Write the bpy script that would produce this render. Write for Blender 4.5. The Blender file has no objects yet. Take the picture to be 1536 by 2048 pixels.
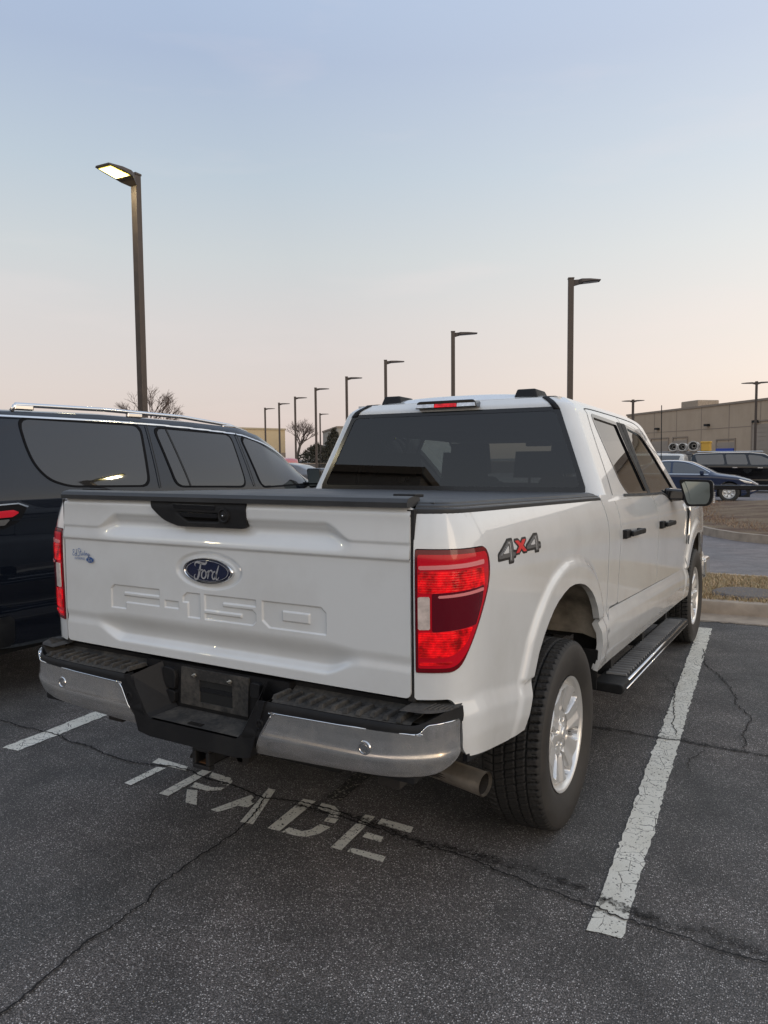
import bpy, math, random
import numpy as np
from mathutils import Vector, Matrix
random.seed(7); rng = np.random.default_rng(5)
scn = bpy.context.scene
col = scn.collection

# ------------------------------------------------------------------ camera
cam_d = bpy.data.cameras.new('camera'); cam = bpy.data.objects.new('camera', cam_d); col.objects.link(cam)
CP = (1.872, -3.1177, 1.5832); yaw, pitch, roll, FPX = .5275, -.0701, -.0088, 1506.94
fw = np.array([-math.sin(yaw)*math.cos(pitch), math.cos(yaw)*math.cos(pitch), math.sin(pitch)])
rt = np.array([math.cos(yaw), math.sin(yaw), 0.]); up = np.cross(rt, fw)
r2 = math.cos(roll)*rt + math.sin(roll)*up; u2 = -math.sin(roll)*rt + math.cos(roll)*up
cam.matrix_world = Matrix(((r2[0], u2[0], -fw[0], CP[0]), (r2[1], u2[1], -fw[1], CP[1]), (r2[2], u2[2], -fw[2], CP[2]), (0, 0, 0, 1)))
cam_d.sensor_fit = 'VERTICAL'; cam_d.sensor_height = 36.0; cam_d.lens = FPX/2048*36.0
cam_d.clip_start = .05; cam_d.clip_end = 4000
scn.camera = cam

# ------------------------------------------------------------------ world: dusk sky
world = bpy.data.worlds.new('World'); scn.world = world; world.use_nodes = True
nt = world.node_tree; nt.nodes.clear(); N = nt.nodes.new; L = nt.links.new
SUN_EL, SUN_AZ = math.radians(7), math.radians(104)       # azimuth clockwise from +Y: behind and to the right of the camera
out = N('ShaderNodeOutputWorld'); add = N('ShaderNodeAddShader')
tc = N('ShaderNodeTexCoord'); sep = N('ShaderNodeSeparateXYZ'); L(tc.outputs['Generated'], sep.inputs[0])
def ramp(stops, src):
    r = N('ShaderNodeValToRGB'); r.color_ramp.interpolation = 'EASE' if False else 'LINEAR'
    e = r.color_ramp.elements
    while len(e) > 1: e.remove(e[-1])
    for i, (p, c) in enumerate(stops):
        x = e[0] if i == 0 else e.new(p)
        x.position = p; x.color = (*c, 1)
    L(src, r.inputs[0]); return r
# elevation sine, opposite the sunset (in front of the camera) and towards it
front = ramp([(0, (.44, .38, .37)), (.03, (.54, .455, .44)), (.09, (.56, .488, .472)), (.17, (.545, .508, .50)), (.25, (.49, .51, .52)), (.34, (.41, .47, .53)),
              (.45, (.335, .40, .525)), (.58, (.35, .44, .60)), (.8, (.46, .55, .70)), (1, (.46, .54, .68))], sep.outputs['Z'])
back = ramp([(0, (.62, .50, .42)), (.03, (1.25, .98, .72)), (.10, (1.28, 1.10, .90)), (.20, (1.12, 1.05, .95)), (.34, (.92, .93, .95)), (.55, (.72, .78, .88)), (.8, (.52, .60, .74)), (1, (.46, .54, .68))], sep.outputs['Z'])
dot = N('ShaderNodeVectorMath'); dot.operation = 'DOT_PRODUCT'; L(tc.outputs['Generated'], dot.inputs[0])
dot.inputs[1].default_value = (math.sin(SUN_AZ), math.cos(SUN_AZ), 0)
mr = N('ShaderNodeMapRange'); mr.inputs[1].default_value = -.75; mr.inputs[2].default_value = .9; L(dot.outputs['Value'], mr.inputs[0])
mx = N('ShaderNodeMixRGB'); L(mr.outputs[0], mx.inputs[0]); L(front.outputs[0], mx.inputs[1]); L(back.outputs[0], mx.inputs[2])
# faint thin cloud
mp = N('ShaderNodeMapping'); mp.inputs['Scale'].default_value = (2.2, 2.2, 11); L(tc.outputs['Generated'], mp.inputs[0])
nz = N('ShaderNodeTexNoise'); nz.inputs['Scale'].default_value = 1.5; nz.inputs['Detail'].default_value = 5; L(mp.outputs[0], nz.inputs[0])
mr2 = N('ShaderNodeMapRange'); mr2.inputs[1].default_value = .55; mr2.inputs[2].default_value = .82; mr2.inputs[4].default_value = .17; L(nz.outputs[0], mr2.inputs[0])
mx2 = N('ShaderNodeMixRGB'); mx2.inputs[2].default_value = (.80, .65, .62, 1); L(mr2.outputs[0], mx2.inputs[0]); L(mx.outputs[0], mx2.inputs[1])
bg = N('ShaderNodeBackground'); bg.inputs[1].default_value = .93; L(mx2.outputs[0], bg.inputs[0])
sky = N('ShaderNodeTexSky'); sky.sky_type = 'NISHITA'; sky.sun_disc = False; sky.sun_elevation = SUN_EL; sky.sun_rotation = SUN_AZ
bg2 = N('ShaderNodeBackground'); bg2.inputs[1].default_value = .012; L(sky.outputs[0], bg2.inputs[0])
L(bg.outputs[0], add.inputs[0]); L(bg2.outputs[0], add.inputs[1]); L(add.outputs[0], out.inputs[0])

sun_d = bpy.data.lights.new('sun', 'SUN'); sun_d.energy = .40; sun_d.angle = math.radians(30); sun_d.color = (1, .80, .60)
sun = bpy.data.objects.new('sun', sun_d); col.objects.link(sun)
sd = Vector((math.sin(SUN_AZ)*math.cos(SUN_EL+.15), math.cos(SUN_AZ)*math.cos(SUN_EL+.15), math.sin(SUN_EL+.15)))
sun.rotation_euler = sd.to_track_quat('Z', 'Y').to_euler()
scn.view_settings.view_transform = 'Standard'; scn.view_settings.look = 'None'; scn.view_settings.exposure = .38; scn.view_settings.gamma = 1
scn.render.resolution_x = 768; scn.render.resolution_y = 1024

# ------------------------------------------------------------------ object helpers
def tag(o, label=None, cat=None, group=None, kind=None):
    if label: o['label'] = label
    if cat: o['category'] = cat
    if group: o['group'] = group
    if kind: o['kind'] = kind
    return o
def empty(name, label=None, cat=None, loc=(0, 0, 0), rz=0, group=None):
    o = bpy.data.objects.new(name, None); col.objects.link(o); o.location = loc; o.rotation_euler = (0, 0, rz); o.empty_display_size = .2
    return tag(o, label, cat, group)
def link(name, me, mat, parent=None, smooth=False, bevel=0, seg=2, angle=None):
    mats = mat if isinstance(mat, (list, tuple)) else [mat]
    for m in mats: me.materials.append(m)
    o = bpy.data.objects.new(name, me); col.objects.link(o)
    if parent: o.parent = parent
    if smooth:
        me.shade_smooth()
        if angle:
            me.set_sharp_from_angle(angle=math.radians(angle))
    if bevel:
        b = o.modifiers.new('bevel', 'BEVEL'); b.width = bevel; b.segments = seg; b.limit_method = 'ANGLE'; b.angle_limit = math.radians(35)
    return o
class MB:
    def __init__(s): s.v = []; s.f = []; s.m = []; s.mi = 0
    def add(s, vs, fs):
        b = len(s.v); s.v += [tuple(map(float, x)) for x in vs]; s.f += [tuple(b+i for i in f) for f in fs]; s.m += [s.mi]*len(fs); return s
    def box(s, x0, x1, y0, y1, z0, z1):
        return s.add([(x0,y0,z0),(x1,y0,z0),(x1,y1,z0),(x0,y1,z0),(x0,y0,z1),(x1,y0,z1),(x1,y1,z1),(x0,y1,z1)],
                     [(3,2,1,0),(4,5,6,7),(0,1,5,4),(1,2,6,5),(2,3,7,6),(3,0,4,7)])
    def hexa(s, a, b):      # two quads (4 pts each) joined
        return s.add(list(a)+list(b), [(3,2,1,0),(4,5,6,7),(0,1,5,4),(1,2,6,5),(2,3,7,6),(3,0,4,7)])
    def prism(s, poly, fn, d0, d1):      # fn(a,b,d)->xyz
        n = len(poly); vs = [fn(a, b, d0) for a, b in poly]+[fn(a, b, d1) for a, b in poly]
        return s.add(vs, [tuple(range(n))[::-1], tuple(range(n, 2*n))]+[(i, (i+1) % n, n+(i+1) % n, n+i) for i in range(n)])
    def tube(s, pts, r, n=10, cap=True, r1=None):
        pts = [Vector(p) for p in pts]; m = len(pts); vs = []; ref = None
        for i, p in enumerate(pts):
            t = (pts[min(i+1, m-1)]-pts[max(i-1, 0)]).normalized()
            if ref is None: ref = t.orthogonal().normalized()
            ref = (ref-t*ref.dot(t)).normalized(); b = t.cross(ref)
            rr = r if r1 is None else r+(r1-r)*i/(m-1)
            if isinstance(r, (list, tuple)): rr = r[i]
            for k in range(n):
                a = 2*math.pi*k/n; vs.append(p+(ref*math.cos(a)+b*math.sin(a))*rr)
        fs = [(i*n+k, i*n+(k+1) % n, (i+1)*n+(k+1) % n, (i+1)*n+k) for i in range(m-1) for k in range(n)]
        if cap: fs += [tuple(range(n))[::-1], tuple((m-1)*n+k for k in range(n))]
        return s.add(vs, fs)
    def lathe(s, prof, n, fn):           # prof (r, h); fn(x, y, h) -> xyz
        m = len(prof); vs = []
        for r, h in prof:
            for k in range(n):
                a = 2*math.pi*k/n; vs.append(fn(r*math.cos(a), r*math.sin(a), h))
        return s.add(vs, [(i*n+k, i*n+(k+1) % n, (i+1)*n+(k+1) % n, (i+1)*n+k) for i in range(m-1) for k in range(n)])
    def mesh(s, name):
        me = bpy.data.meshes.new(name); me.from_pydata(s.v, [], s.f); me.update()
        if any(s.m): me.polygons.foreach_set('material_index', s.m)
        return me
    def build(s, name, mat, parent=None, **k):
        return link(name, s.mesh(name), mat, parent, **k)
def fix_normals(me):
    import bmesh
    b = bmesh.new(); b.from_mesh(me); bmesh.ops.recalc_face_normals(b, faces=b.faces); b.to_mesh(me); b.free()

# ---- signed distance helpers (numpy)
def rpoly(pts, r, n=5):
    """polygon with rounded corners; r number or list"""
    out = []; m = len(pts)
    for i in range(m):
        p = np.array(pts[i], float); a = np.array(pts[i-1], float); b = np.array(pts[(i+1) % m], float)
        rr = r[i] if isinstance(r, (list, tuple)) else r
        if rr <= 0: out.append(p); continue
        la, lb = np.linalg.norm(a-p), np.linalg.norm(b-p); t = min(rr, la*.48, lb*.48)
        A = p+(a-p)/la*t; B = p+(b-p)/lb*t
        for k in range(n+1):
            s = k/n; out.append((1-s)**2*A+2*s*(1-s)*p+s*s*B)
    return np.array(out)
def sdp(poly, x, y):
    """signed distance to polygon, negative inside"""
    P = np.asarray(poly, float); x = np.asarray(x, float); y = np.asarray(y, float)
    d = np.full(x.shape, 1e9); ins = np.zeros(x.shape, bool)
    for i in range(len(P)):
        ax, ay = P[i-1]; bx, by = P[i]; ex, ey = bx-ax, by-ay; l2 = ex*ex+ey*ey
        if l2 < 1e-12: continue
        t = np.clip(((x-ax)*ex+(y-ay)*ey)/l2, 0, 1)
        d = np.minimum(d, np.hypot(x-ax-t*ex, y-ay-t*ey))
        c = ((ay > y) != (by > y)); 
        if ey != 0: ins ^= c & (x < (y-ay)*ex/ey+ax)
    return np.where(ins, -d, d)
def sst(a, b, x):
    t = np.clip((x-a)/(b-a), 0, 1); return t*t*(3-2*t)

def patch(name, fn, us, vs, preds, mat, parent, thick=.012, flip=False, smooth=True, inward=None, post=None):
    """grid over (u,v) clipped by preds (keep where pred<0), mapped by fn(u,v)->(N,3), rim turned inward"""
    us = np.asarray(us, float); vs = np.asarray(vs, float)
    U, V = np.meshgrid(us, vs, indexing='ij'); nu, nv = U.shape
    P = [U.ravel(), V.ravel()]; ids = np.arange(nu*nv).reshape(nu, nv)
    quads = np.stack([ids[:-1, :-1], ids[1:, :-1], ids[1:, 1:], ids[:-1, 1:]], -1).reshape(-1, 4)
    px, py = list(P[0]), list(P[1]); polys = [tuple(q) for q in quads]
    for pr in preds:
        vals = pr(np.array(px), np.array(py)); vals = np.where(np.abs(vals) < 1e-7, -1e-7, vals).tolist()
        cache = {}; newp = []
        for q in polys:
            s = [vals[i] < 0 for i in q]
            if all(s): newp.append(q); continue
            if not any(s): continue
            r = []
            for k in range(len(q)):
                a, b = q[k], q[(k+1) % len(q)]
                if vals[a] < 0: r.append(a)
                if (vals[a] < 0) != (vals[b] < 0):
                    key = (a, b) if a < b else (b, a)
                    if key not in cache:
                        t = vals[key[0]]/(vals[key[0]]-vals[key[1]])
                        cache[key] = len(px); px.append(px[key[0]]+(px[key[1]]-px[key[0]])*t); py.append(py[key[0]]+(py[key[1]]-py[key[0]])*t); vals.append(0)
                    r.append(cache[key])
            if len(r) >= 3: newp.append(tuple(r))
        polys = newp
    used = sorted({i for q in polys for i in q}); mp_ = {i: k for k, i in enumerate(used)}
    polys = [tuple(mp_[i] for i in q) for q in polys]
    u = np.array(px)[used]; v = np.array(py)[used]
    X = fn(u, v)
    if flip: polys = [q[::-1] for q in polys]
    if thick:
        e = {}
        for q in polys:
            for k in range(len(q)):
                a, b = q[k], q[(k+1) % len(q)]; e[(a, b)] = e.get((a, b), 0)+1
        bd = [(a, b) for (a, b) in e if (b, a) not in e]
        if inward is None:
            h = 1e-3; du = fn(u+h, v)-fn(u-h, v); dv = fn(u, v+h)-fn(u, v-h)
            n = np.cross(du, dv); n /= (np.linalg.norm(n, axis=1, keepdims=True)+1e-12)
            if flip: n = -n
            inn = -n
        else: inn = np.tile(np.array(inward, float), (len(u), 1))
        base = len(X); bv = sorted({a for ed in bd for a in ed}); k1 = {a: base+i for i, a in enumerate(bv)}; k2 = {a: base+len(bv)+i for i, a in enumerate(bv)}
        X = np.vstack([X, X[bv], X[bv]+inn[bv]*thick])
        polys += [(k1[b], k1[a], k2[a], k2[b]) for a, b in bd]
    if post is not None: X = post(X)
    me = bpy.data.meshes.new(name); me.from_pydata(X.tolist(), [], polys); me.update()
    return link(name, me, mat, parent, smooth=smooth)
def lin(a, b, step): return np.linspace(a, b, max(2, int(math.ceil((b-a)/step))+1))
def mirror_copy(o, parent, name=None):
    me = o.data.copy(); 
    co = np.empty(len(me.vertices)*3); me.vertices.foreach_get('co', co); co = co.reshape(-1, 3); co[:, 0] *= -1; me.vertices.foreach_set('co', co.ravel())
    me.flip_normals(); c = bpy.data.objects.new(name or o.name.split('.')[0], me); col.objects.link(c); c.parent = parent
    for m in o.modifiers:
        if m.type == 'BEVEL':
            b = c.modifiers.new('bevel', 'BEVEL'); b.width = m.width; b.segments = m.segments; b.limit_method = 'ANGLE'; b.angle_limit = m.angle_limit
    return c
def copy_tree(o, parent=None):
    c = o.copy(); col.objects.link(c); c.parent = parent
    for ch in o.children: copy_tree(ch, c)
    return c

# ------------------------------------------------------------------ materials
class NB:
    def __init__(s, name):
        s.m = bpy.data.materials.new(name); s.m.use_nodes = True; s.t = s.m.node_tree; s.b = s.t.nodes['Principled BSDF']; s.o = s.t.nodes['Material Output']
    def n(s, k, **a):
        x = s.t.nodes.new('ShaderNode'+k)
        for q, v in a.items(): setattr(x, q, v)
        return x
    def l(s, a, b): s.t.links.new(a, b)
    def coord(s, sc=(1, 1, 1), kind='Object'):
        t = s.n('TexCoord'); m = s.n('Mapping'); m.inputs['Scale'].default_value = sc; s.l(t.outputs[kind], m.inputs[0]); return m.outputs[0]
    def noise(s, vec, scale, detail=4, rough=.55, dist=0):
        x = s.n('TexNoise'); x.inputs['Scale'].default_value = scale; x.inputs['Detail'].default_value = detail; x.inputs['Roughness'].default_value = rough; x.inputs['Distortion'].default_value = dist
        s.l(vec, x.inputs[0]); return x.outputs[0]
    def vor(s, vec, scale, feature='F1', out='Distance', rnd=1):
        x = s.n('TexVoronoi', feature=feature); x.inputs['Scale'].default_value = scale; x.inputs['Randomness'].default_value = rnd; s.l(vec, x.inputs[0]); return x.outputs[out]
    def mr(s, src, a, b, c=0, d=1, smooth=False):
        x = s.n('MapRange'); x.clamp = True
        if smooth: x.interpolation_type = 'SMOOTHSTEP'
        for i, v in enumerate((a, b, c, d)): x.inputs[i+1].default_value = v
        s.l(src, x.inputs[0]); return x.outputs[0]
    def mix(s, fac, a, b, mode='MIX'):
        x = s.n('MixRGB', blend_type=mode)
        for i, v in enumerate((fac, a, b)):
            if hasattr(v, 'is_linked') or hasattr(v, 'links'): s.l(v, x.inputs[i])
            elif isinstance(v, (int, float)): x.inputs[i].default_value = v if i == 0 else (v, v, v, 1)
            else: x.inputs[i].default_value = (*v, 1)
        return x.outputs[0]
    def math(s, op, a, b=0):
        x = s.n('Math', operation=op)
        for i, v in enumerate((a, b)):
            if isinstance(v, (int, float)): x.inputs[i].default_value = v
            else: s.l(v, x.inputs[i])
        return x.outputs[0]
    def bump(s, h, st=.3, dist=.01):
        x = s.n('Bump'); x.inputs['Strength'].default_value = st; x.inputs['Distance'].default_value = dist; s.l(h, x.inputs['Height']); s.l(x.outputs[0], s.b.inputs['Normal']); return x
    def set(s, **k):
        for q, v in k.items():
            i = s.b.inputs[q.replace('_', ' ')]
            if isinstance(v, tuple): i.default_value = (*v, 1) if len(v) == 3 and i.type == 'RGBA' else v
            elif isinstance(v, (int, float)): i.default_value = v
            else: s.l(v, i)
        return s
def simple(name, c, rough=.5, metal=0, coat=0, bump=0, bscale=300, var=.0, spec=.5, vscale=6):
    b = NB(name); b.set(Roughness=rough, Metallic=metal, Coat_Weight=coat, Coat_Roughness=.04, Specular_IOR_Level=spec)
    if var or bump: v = b.coord()
    if var:
        n = b.noise(v, vscale, 6, .6); f = b.mr(n, .3, .7)
        b.set(Base_Color=b.mix(f, tuple(x*(1-var) for x in c), tuple(min(1, x*(1+var)) for x in c)))
        b.set(Roughness=b.mr(n, .25, .75, max(0, rough-.08), min(1, rough+.1)))
    else: b.set(Base_Color=c)
    if bump: b.bump(b.noise(v, bscale, 3), bump, .002)
    return b.m
M = {}
def paint(name, c, dirt=.0, coat=1.0, rough=.35, dirtc=(.30, .26, .21), spec=.5):
    b = NB(name); v = b.coord(); n = b.noise(v, 3.0, 6, .6); n2 = b.noise(v, 14, 4)
    f = b.mr(n, .45, .8, 0, dirt)
    t = b.n('TexCoord'); sp = b.n('SeparateXYZ'); b.l(t.outputs['Object'], sp.inputs[0])
    low = b.mr(sp.outputs['Z'], .85, .5, 0, dirt*1.6); f2 = b.math('ADD', f, b.math('MULTIPLY', low, n2))
    b.set(Base_Color=b.mix(f2, c, dirtc), Roughness=rough, Coat_Weight=coat, Coat_Roughness=b.mr(n, .3, .8, .01, .04), Specular_IOR_Level=spec)
    return b.m
M['white'] = paint('white_paint', (.66, .67, .665), .22, 1.0, .25)
M['navy'] = paint('navy_paint', (.004, .006, .011), .0, 1.0, .45, spec=.08)
def chrome():
    b = NB('chrome'); v = b.coord(); n = b.noise(v, 9, 6, .65); n2 = b.noise(v, 140, 3)
    b.set(Base_Color=b.mix(b.mr(n, .4, .75), (.80, .79, .77), (.50, .48, .45)), Metallic=b.mr(n, .45, .8, .93, .65), Roughness=b.mr(n, .3, .75, .07, .22))
    b.bump(n2, .006, .002); return b.m
M['chrome'] = chrome()
M['bright'] = simple('bright_trim', (.75, .75, .75), .12, 1)
def plastic():
    b = NB('black_plastic'); v = b.coord(); n = b.noise(v, 6, 6, .65); n2 = b.noise(v, 420, 2)
    b.set(Base_Color=b.mix(b.mr(n, .45, .75), (.008, .008, .009), (.020, .019, .018)), Roughness=b.mr(n, .3, .7, .50, .68), Specular_IOR_Level=.28); b.bump(n2, .25, .002); return b.m
M['plastic'] = plastic()
def dusty():
    b = NB('dusty_plastic'); v = b.coord(); n = b.noise(v, 11, 7, .7, .4); n3 = b.noise(v, 70, 4, .6); n2 = b.noise(v, 420, 2)
    f = b.mr(b.math('ADD', b.math('MULTIPLY', n, .7), b.math('MULTIPLY', n3, .3)), .42, .62)
    b.set(Base_Color=b.mix(f, (.020, .019, .018), (.075, .067, .057)), Roughness=.8); b.bump(n2, .3, .002); return b.m
M['dusty'] = dusty()
M['rail'] = simple('rail_plastic', (.035, .036, .038), .5, bump=.1, var=.2)
M['black'] = simple('dark_void', (.008, .008, .008), .8)
M['gloss_black'] = simple('gloss_black', (.006, .006, .007), .15, coat=.5)
M['groove'] = simple('tyre_groove', (.006, .006, .006), .9)
M['rubber'] = simple('tyre_rubber', (.020, .0185, .017), .72, bump=.12, bscale=200, var=.3, vscale=14)
M['rubber2'] = simple('tyre_sidewall', (.026, .023, .020), .6, var=.25, vscale=10)
M['alloy'] = simple('alloy_rim', (.72, .71, .69), .38, .68, coat=.4)
M['steel'] = simple('dirty_steel', (.42, .36, .29), .38, .75, var=.3, vscale=12)
M['rust'] = simple('rusty_steel', (.16, .075, .03), .85, .2, var=.5, vscale=40)
M['under'] = simple('underbody', (.018, .016, .015), .8, var=.5, vscale=9)
M['liner'] = simple('wheelhouse_metal', (.20, .175, .14), .8, var=.65, vscale=7)
M['seat'] = simple('seat_cloth', (.045, .045, .05), .85)
M['headliner'] = simple('headliner', (.30, .28, .26), .9)
def glass(name, tint, refl=1.0, rough=0.0, ior=1.52):
    m = bpy.data.materials.new(name); m.use_nodes = True; t = m.node_tree; t.nodes.clear()
    o = t.nodes.new('ShaderNodeOutputMaterial'); tr = t.nodes.new('ShaderNodeBsdfTransparent'); g = t.nodes.new('ShaderNodeBsdfGlossy'); mixn = t.nodes.new('ShaderNodeMixShader'); fr = t.nodes.new('ShaderNodeFresnel')
    tr.inputs[0].default_value = (*tint, 1); g.inputs[0].default_value = (refl,)*3+(1,); g.inputs[1].default_value = rough; fr.inputs[0].default_value = ior
    t.links.new(fr.outputs[0], mixn.inputs[0]); t.links.new(tr.outputs[0], mixn.inputs[1]); t.links.new(g.outputs[0], mixn.inputs[2]); t.links.new(mixn.outputs[0], o.inputs[0]); return m
M['tint'] = glass('tinted_glass', (.07, .07, .072), ior=1.85)
M['clear'] = glass('clear_glass', (.72, .76, .73))
M['suvglass'] = simple('dark_window', (.020, .019, .018), .01, coat=.65, spec=.5)
M['fritt'] = simple('black_frit', (.012, .012, .013), .12, spec=.5)
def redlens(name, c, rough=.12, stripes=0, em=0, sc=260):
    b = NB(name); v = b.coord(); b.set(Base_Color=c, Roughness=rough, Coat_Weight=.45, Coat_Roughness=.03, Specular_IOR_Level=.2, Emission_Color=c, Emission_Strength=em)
    if stripes:
        w = b.n('TexWave', wave_type='BANDS', bands_direction='Z'); w.inputs['Scale'].default_value = sc/6.28; b.l(v, w.inputs[0])
        n = b.noise(v, 26, 4, .6); f = b.math('MULTIPLY', b.mr(w.outputs[0], 0, 1, .78, 1), b.mr(n, .35, .62, .28, 1.25))
        cc = b.mix(1, f, c, 'MULTIPLY'); b.set(Base_Color=cc, Emission_Color=cc); b.bump(w.outputs[0], .25, .002)
    return b.m
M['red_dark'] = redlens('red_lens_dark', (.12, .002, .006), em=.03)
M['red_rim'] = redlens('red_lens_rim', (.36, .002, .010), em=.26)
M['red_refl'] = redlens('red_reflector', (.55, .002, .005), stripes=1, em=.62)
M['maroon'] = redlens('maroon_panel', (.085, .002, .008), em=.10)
M['reverse'] = simple('reverse_lens', (.62, .52, .47), .15, coat=1, bump=.3, bscale=120, var=.25, vscale=30)
M['blue_oval'] = simple('badge_blue', (.004, .009, .038), .15, coat=1)
M['decal_blue'] = simple('decal_blue', (.03, .10, .30), .4)
M['decal_grey'] = simple('decal_grey', (.10, .10, .10), .4)
M['decal_black'] = simple('decal_black', (.012, .012, .012), .4)
M['decal_red'] = simple('decal_red', (.62, .03, .03), .35)
M['silver'] = simple('silver', (.70, .70, .70), .3, .7)
M['pole'] = simple('bronze_pole', (.085, .066, .054), .55, .3, var=.15)
M['reflmirror'] = simple('mirror_glass', (.24, .27, .265), .02, 1)
M['conc'] = simple('concrete', (.32, .262, .205), .9, bump=.4, bscale=60, var=.25, vscale=5)

# ================================================================== THE PLACE
# ground sheet
def asphalt(name, base=(.050, .0485, .0455), spk=1.0, warm=1.0):
    b = NB(name); v = b.coord()
    big = b.noise(v, .55, 5, .6, .3); mid = b.noise(v, 3.2, 5, .6); fine = b.noise(v, 60, 4, .7)
    vw = b.mix(.012, v, b.n('TexNoise').outputs[1], 'ADD'); a1 = b.vor(vw, 165, 'F1', 'Color'); sx = b.n('SeparateColor'); b.l(a1, sx.inputs[0])
    d1 = b.vor(vw, 165); stone = b.math('MULTIPLY', b.mr(sx.outputs[0], .68, .95), b.mr(d1, .50, .25))
    a2 = b.vor(v, 300, 'F1', 'Color'); sx2 = b.n('SeparateColor'); b.l(a2, sx2.inputs[0]); st2 = b.mr(sx2.outputs[1], .60, .95, 0, .9)
    wear = b.math('MULTIPLY', b.mr(big, .38, .62, .45, 1.15), b.mr(mid, .3, .62, .45, 1.15))
    bl = b.mix(b.mr(mid, .3, .75), tuple(x*.72 for x in base), tuple(x*1.5 for x in base))
    tint = b.mix(b.mr(big, .4, .65, 0, 1), (.96, .98, 1.0), (1.22*warm, 1.06, 1.0)); bl = b.mix(1, bl, tint, 'MULTIPLY')
    bl = b.mix(b.mr(fine, .35, .7, 0, .6), bl, tuple(x*2.1 for x in base))
    sc = b.mix(b.math('MULTIPLY', b.math('MULTIPLY', stone, wear), spk), bl, (.80, .75, .71))
    sc = b.mix(b.math('MULTIPLY', b.math('MULTIPLY', st2, wear), .42*spk), sc, (.40, .35, .33))
    g1 = b.noise(v, 210, 3, .75); g2 = b.noise(v, 120, 2, .6); gr = b.math('MULTIPLY', b.mr(g1, .56, .66), b.mr(g2, .42, .60))
    sc = b.mix(b.math('MULTIPLY', b.math('MULTIPLY', gr, wear), 1.0*spk), sc, (.66, .58, .54)); sc = b.mix(b.mr(g1, .42, .34, 0, .7), sc, (.012, .011, .011))
    b.set(Base_Color=sc, Roughness=b.mr(fine, .3, .7, .62, .9), Specular_IOR_Level=.35)
    h = b.math('ADD', b.math('MULTIPLY', b.math('SUBTRACT', 1, d1), 1.0), b.math('MULTIPLY', fine, 1.5)); b.bump(h, .75, .006)
    return b.m
M['asphalt'] = asphalt('asphalt')
M['asphalt_far'] = asphalt('road_asphalt', (.135, .124, .122), .4, .98)
def sheet(name, poly, z, mat, kind='structure'):
    me = bpy.data.meshes.new(name); me.from_pydata([(x, y, z) for x, y in poly], [], [tuple(range(len(poly)))]); me.update()
    o = link(name, me, mat); 
    if kind: o['kind'] = kind
    return o
sheet('ground', [(-2000, -2000), (2000, -2000), (2000, 2000), (-2000, 2000)], -.012, M['asphalt_far'])
TH = math.radians(4.4); ct, st = math.cos(TH), math.sin(TH)
def lot(x, y):      # lot axes are turned a little against the truck: +y of the lot leans left
    return (x*ct - y*st, x*st + y*ct)
sheet('parking_lot', [lot(-40, -40), lot(40, -40), lot(40, 4.62), lot(-40, 4.62)], 0, M['asphalt'])
# paint
def road_paint():
    b = NB('road_paint'); v = b.coord(); n = b.noise(v, 38, 5, .7); n2 = b.noise(v, 5, 4); fine = b.noise(v, 240, 3)
    cr = b.vor(b.mix(.06, v, b.n('TexNoise').outputs[1]), 13, 'DISTANCE_TO_EDGE'); crk = b.mr(b.math('ADD', cr, b.math('MULTIPLY', n, .05)), .028, .045)
    crk = b.math('MAXIMUM', crk, b.mr(n2, .52, .46))
    chip = b.mr(n, .68, .62); f = b.math('MULTIPLY', crk, chip)
    a1 = b.vor(v, 170, 'F1', 'Color'); s = b.n('SeparateColor'); b.l(a1, s.inputs[0]); f = b.math('MULTIPLY', f, b.mr(s.outputs[2], .98, .93))
    c = b.mix(b.mr(n2, .3, .7), (.70, .67, .58), (.88, .855, .77)); c = b.mix(b.mr(fine, .35, .7, .35, 0), c, (.26, .24, .2))
    b.set(Base_Color=b.mix(f, (.030, .027, .026), c), Roughness=.8); b.bump(b.math('ADD', fine, b.math('MULTIPLY', f, 2)), .5, .003); return b.m
M['road_paint'] = road_paint()
def jag(poly, step=.03, amp=.0035):
    out_ = []
    for i in range(len(poly)):
        a = np.array(poly[i], float); b = np.array(poly[(i+1) % len(poly)], float); n = max(1, int(np.linalg.norm(b-a)/step))
        for k in range(n): out_.append(tuple(a+(b-a)*k/n+rng.normal(0, amp, 2)))
    return out_
def marking(name, label, polys, cat='road marking', group=None):
    mb = MB()
    for p in polys:
        if isinstance(p, list) and len(p) == 4: p = jag(p)
        mb.add([(x, y, .004) for x, y in p], [tuple(range(len(p)))])
    me = mb.mesh(name); fix_normals(me)
    for pl in me.polygons:
        if pl.normal.z < 0: pl.flip()
    o = link(name, me, M['road_paint']); return tag(o, label, cat, group)
marking('painted_line', 'long cracked white bay line beside the white pickup truck on its right', [[(1.232, -.69), (1.345, -.678), (1.03, 4.30), (.915, 4.30)]], group='painted bay lines')
marking('painted_line', 'white bay line between the pickup truck and the dark navy suv', [[(-2.025, -.664), (-1.905, -.645), (-2.27, 4.25), (-2.39, 4.25)]], group='painted bay lines')
marking('painted_line', 'ghost of an old dark worn bay line running under the bumper of the white pickup', [[(-.10, -.30), (-.02, -.30), (-.32, 3.9), (-.41, 3.9)]], group='painted bay lines').data.materials.clear()
bpy.data.objects['painted_line.002'].data.materials.append(None)
def ghost_paint():
    b = NB('worn_paint'); v = b.coord(); n = b.noise(v, 75, 5, .8); f = b.mr(n, .55, .60)
    b.set(Base_Color=b.mix(f, (.022, .020, .019), (.36, .33, .27)), Roughness=.85); b.bump(n, .6, .004); return b.m
bpy.data.objects['painted_line.002'].data.materials[0] = ghost_paint()
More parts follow.
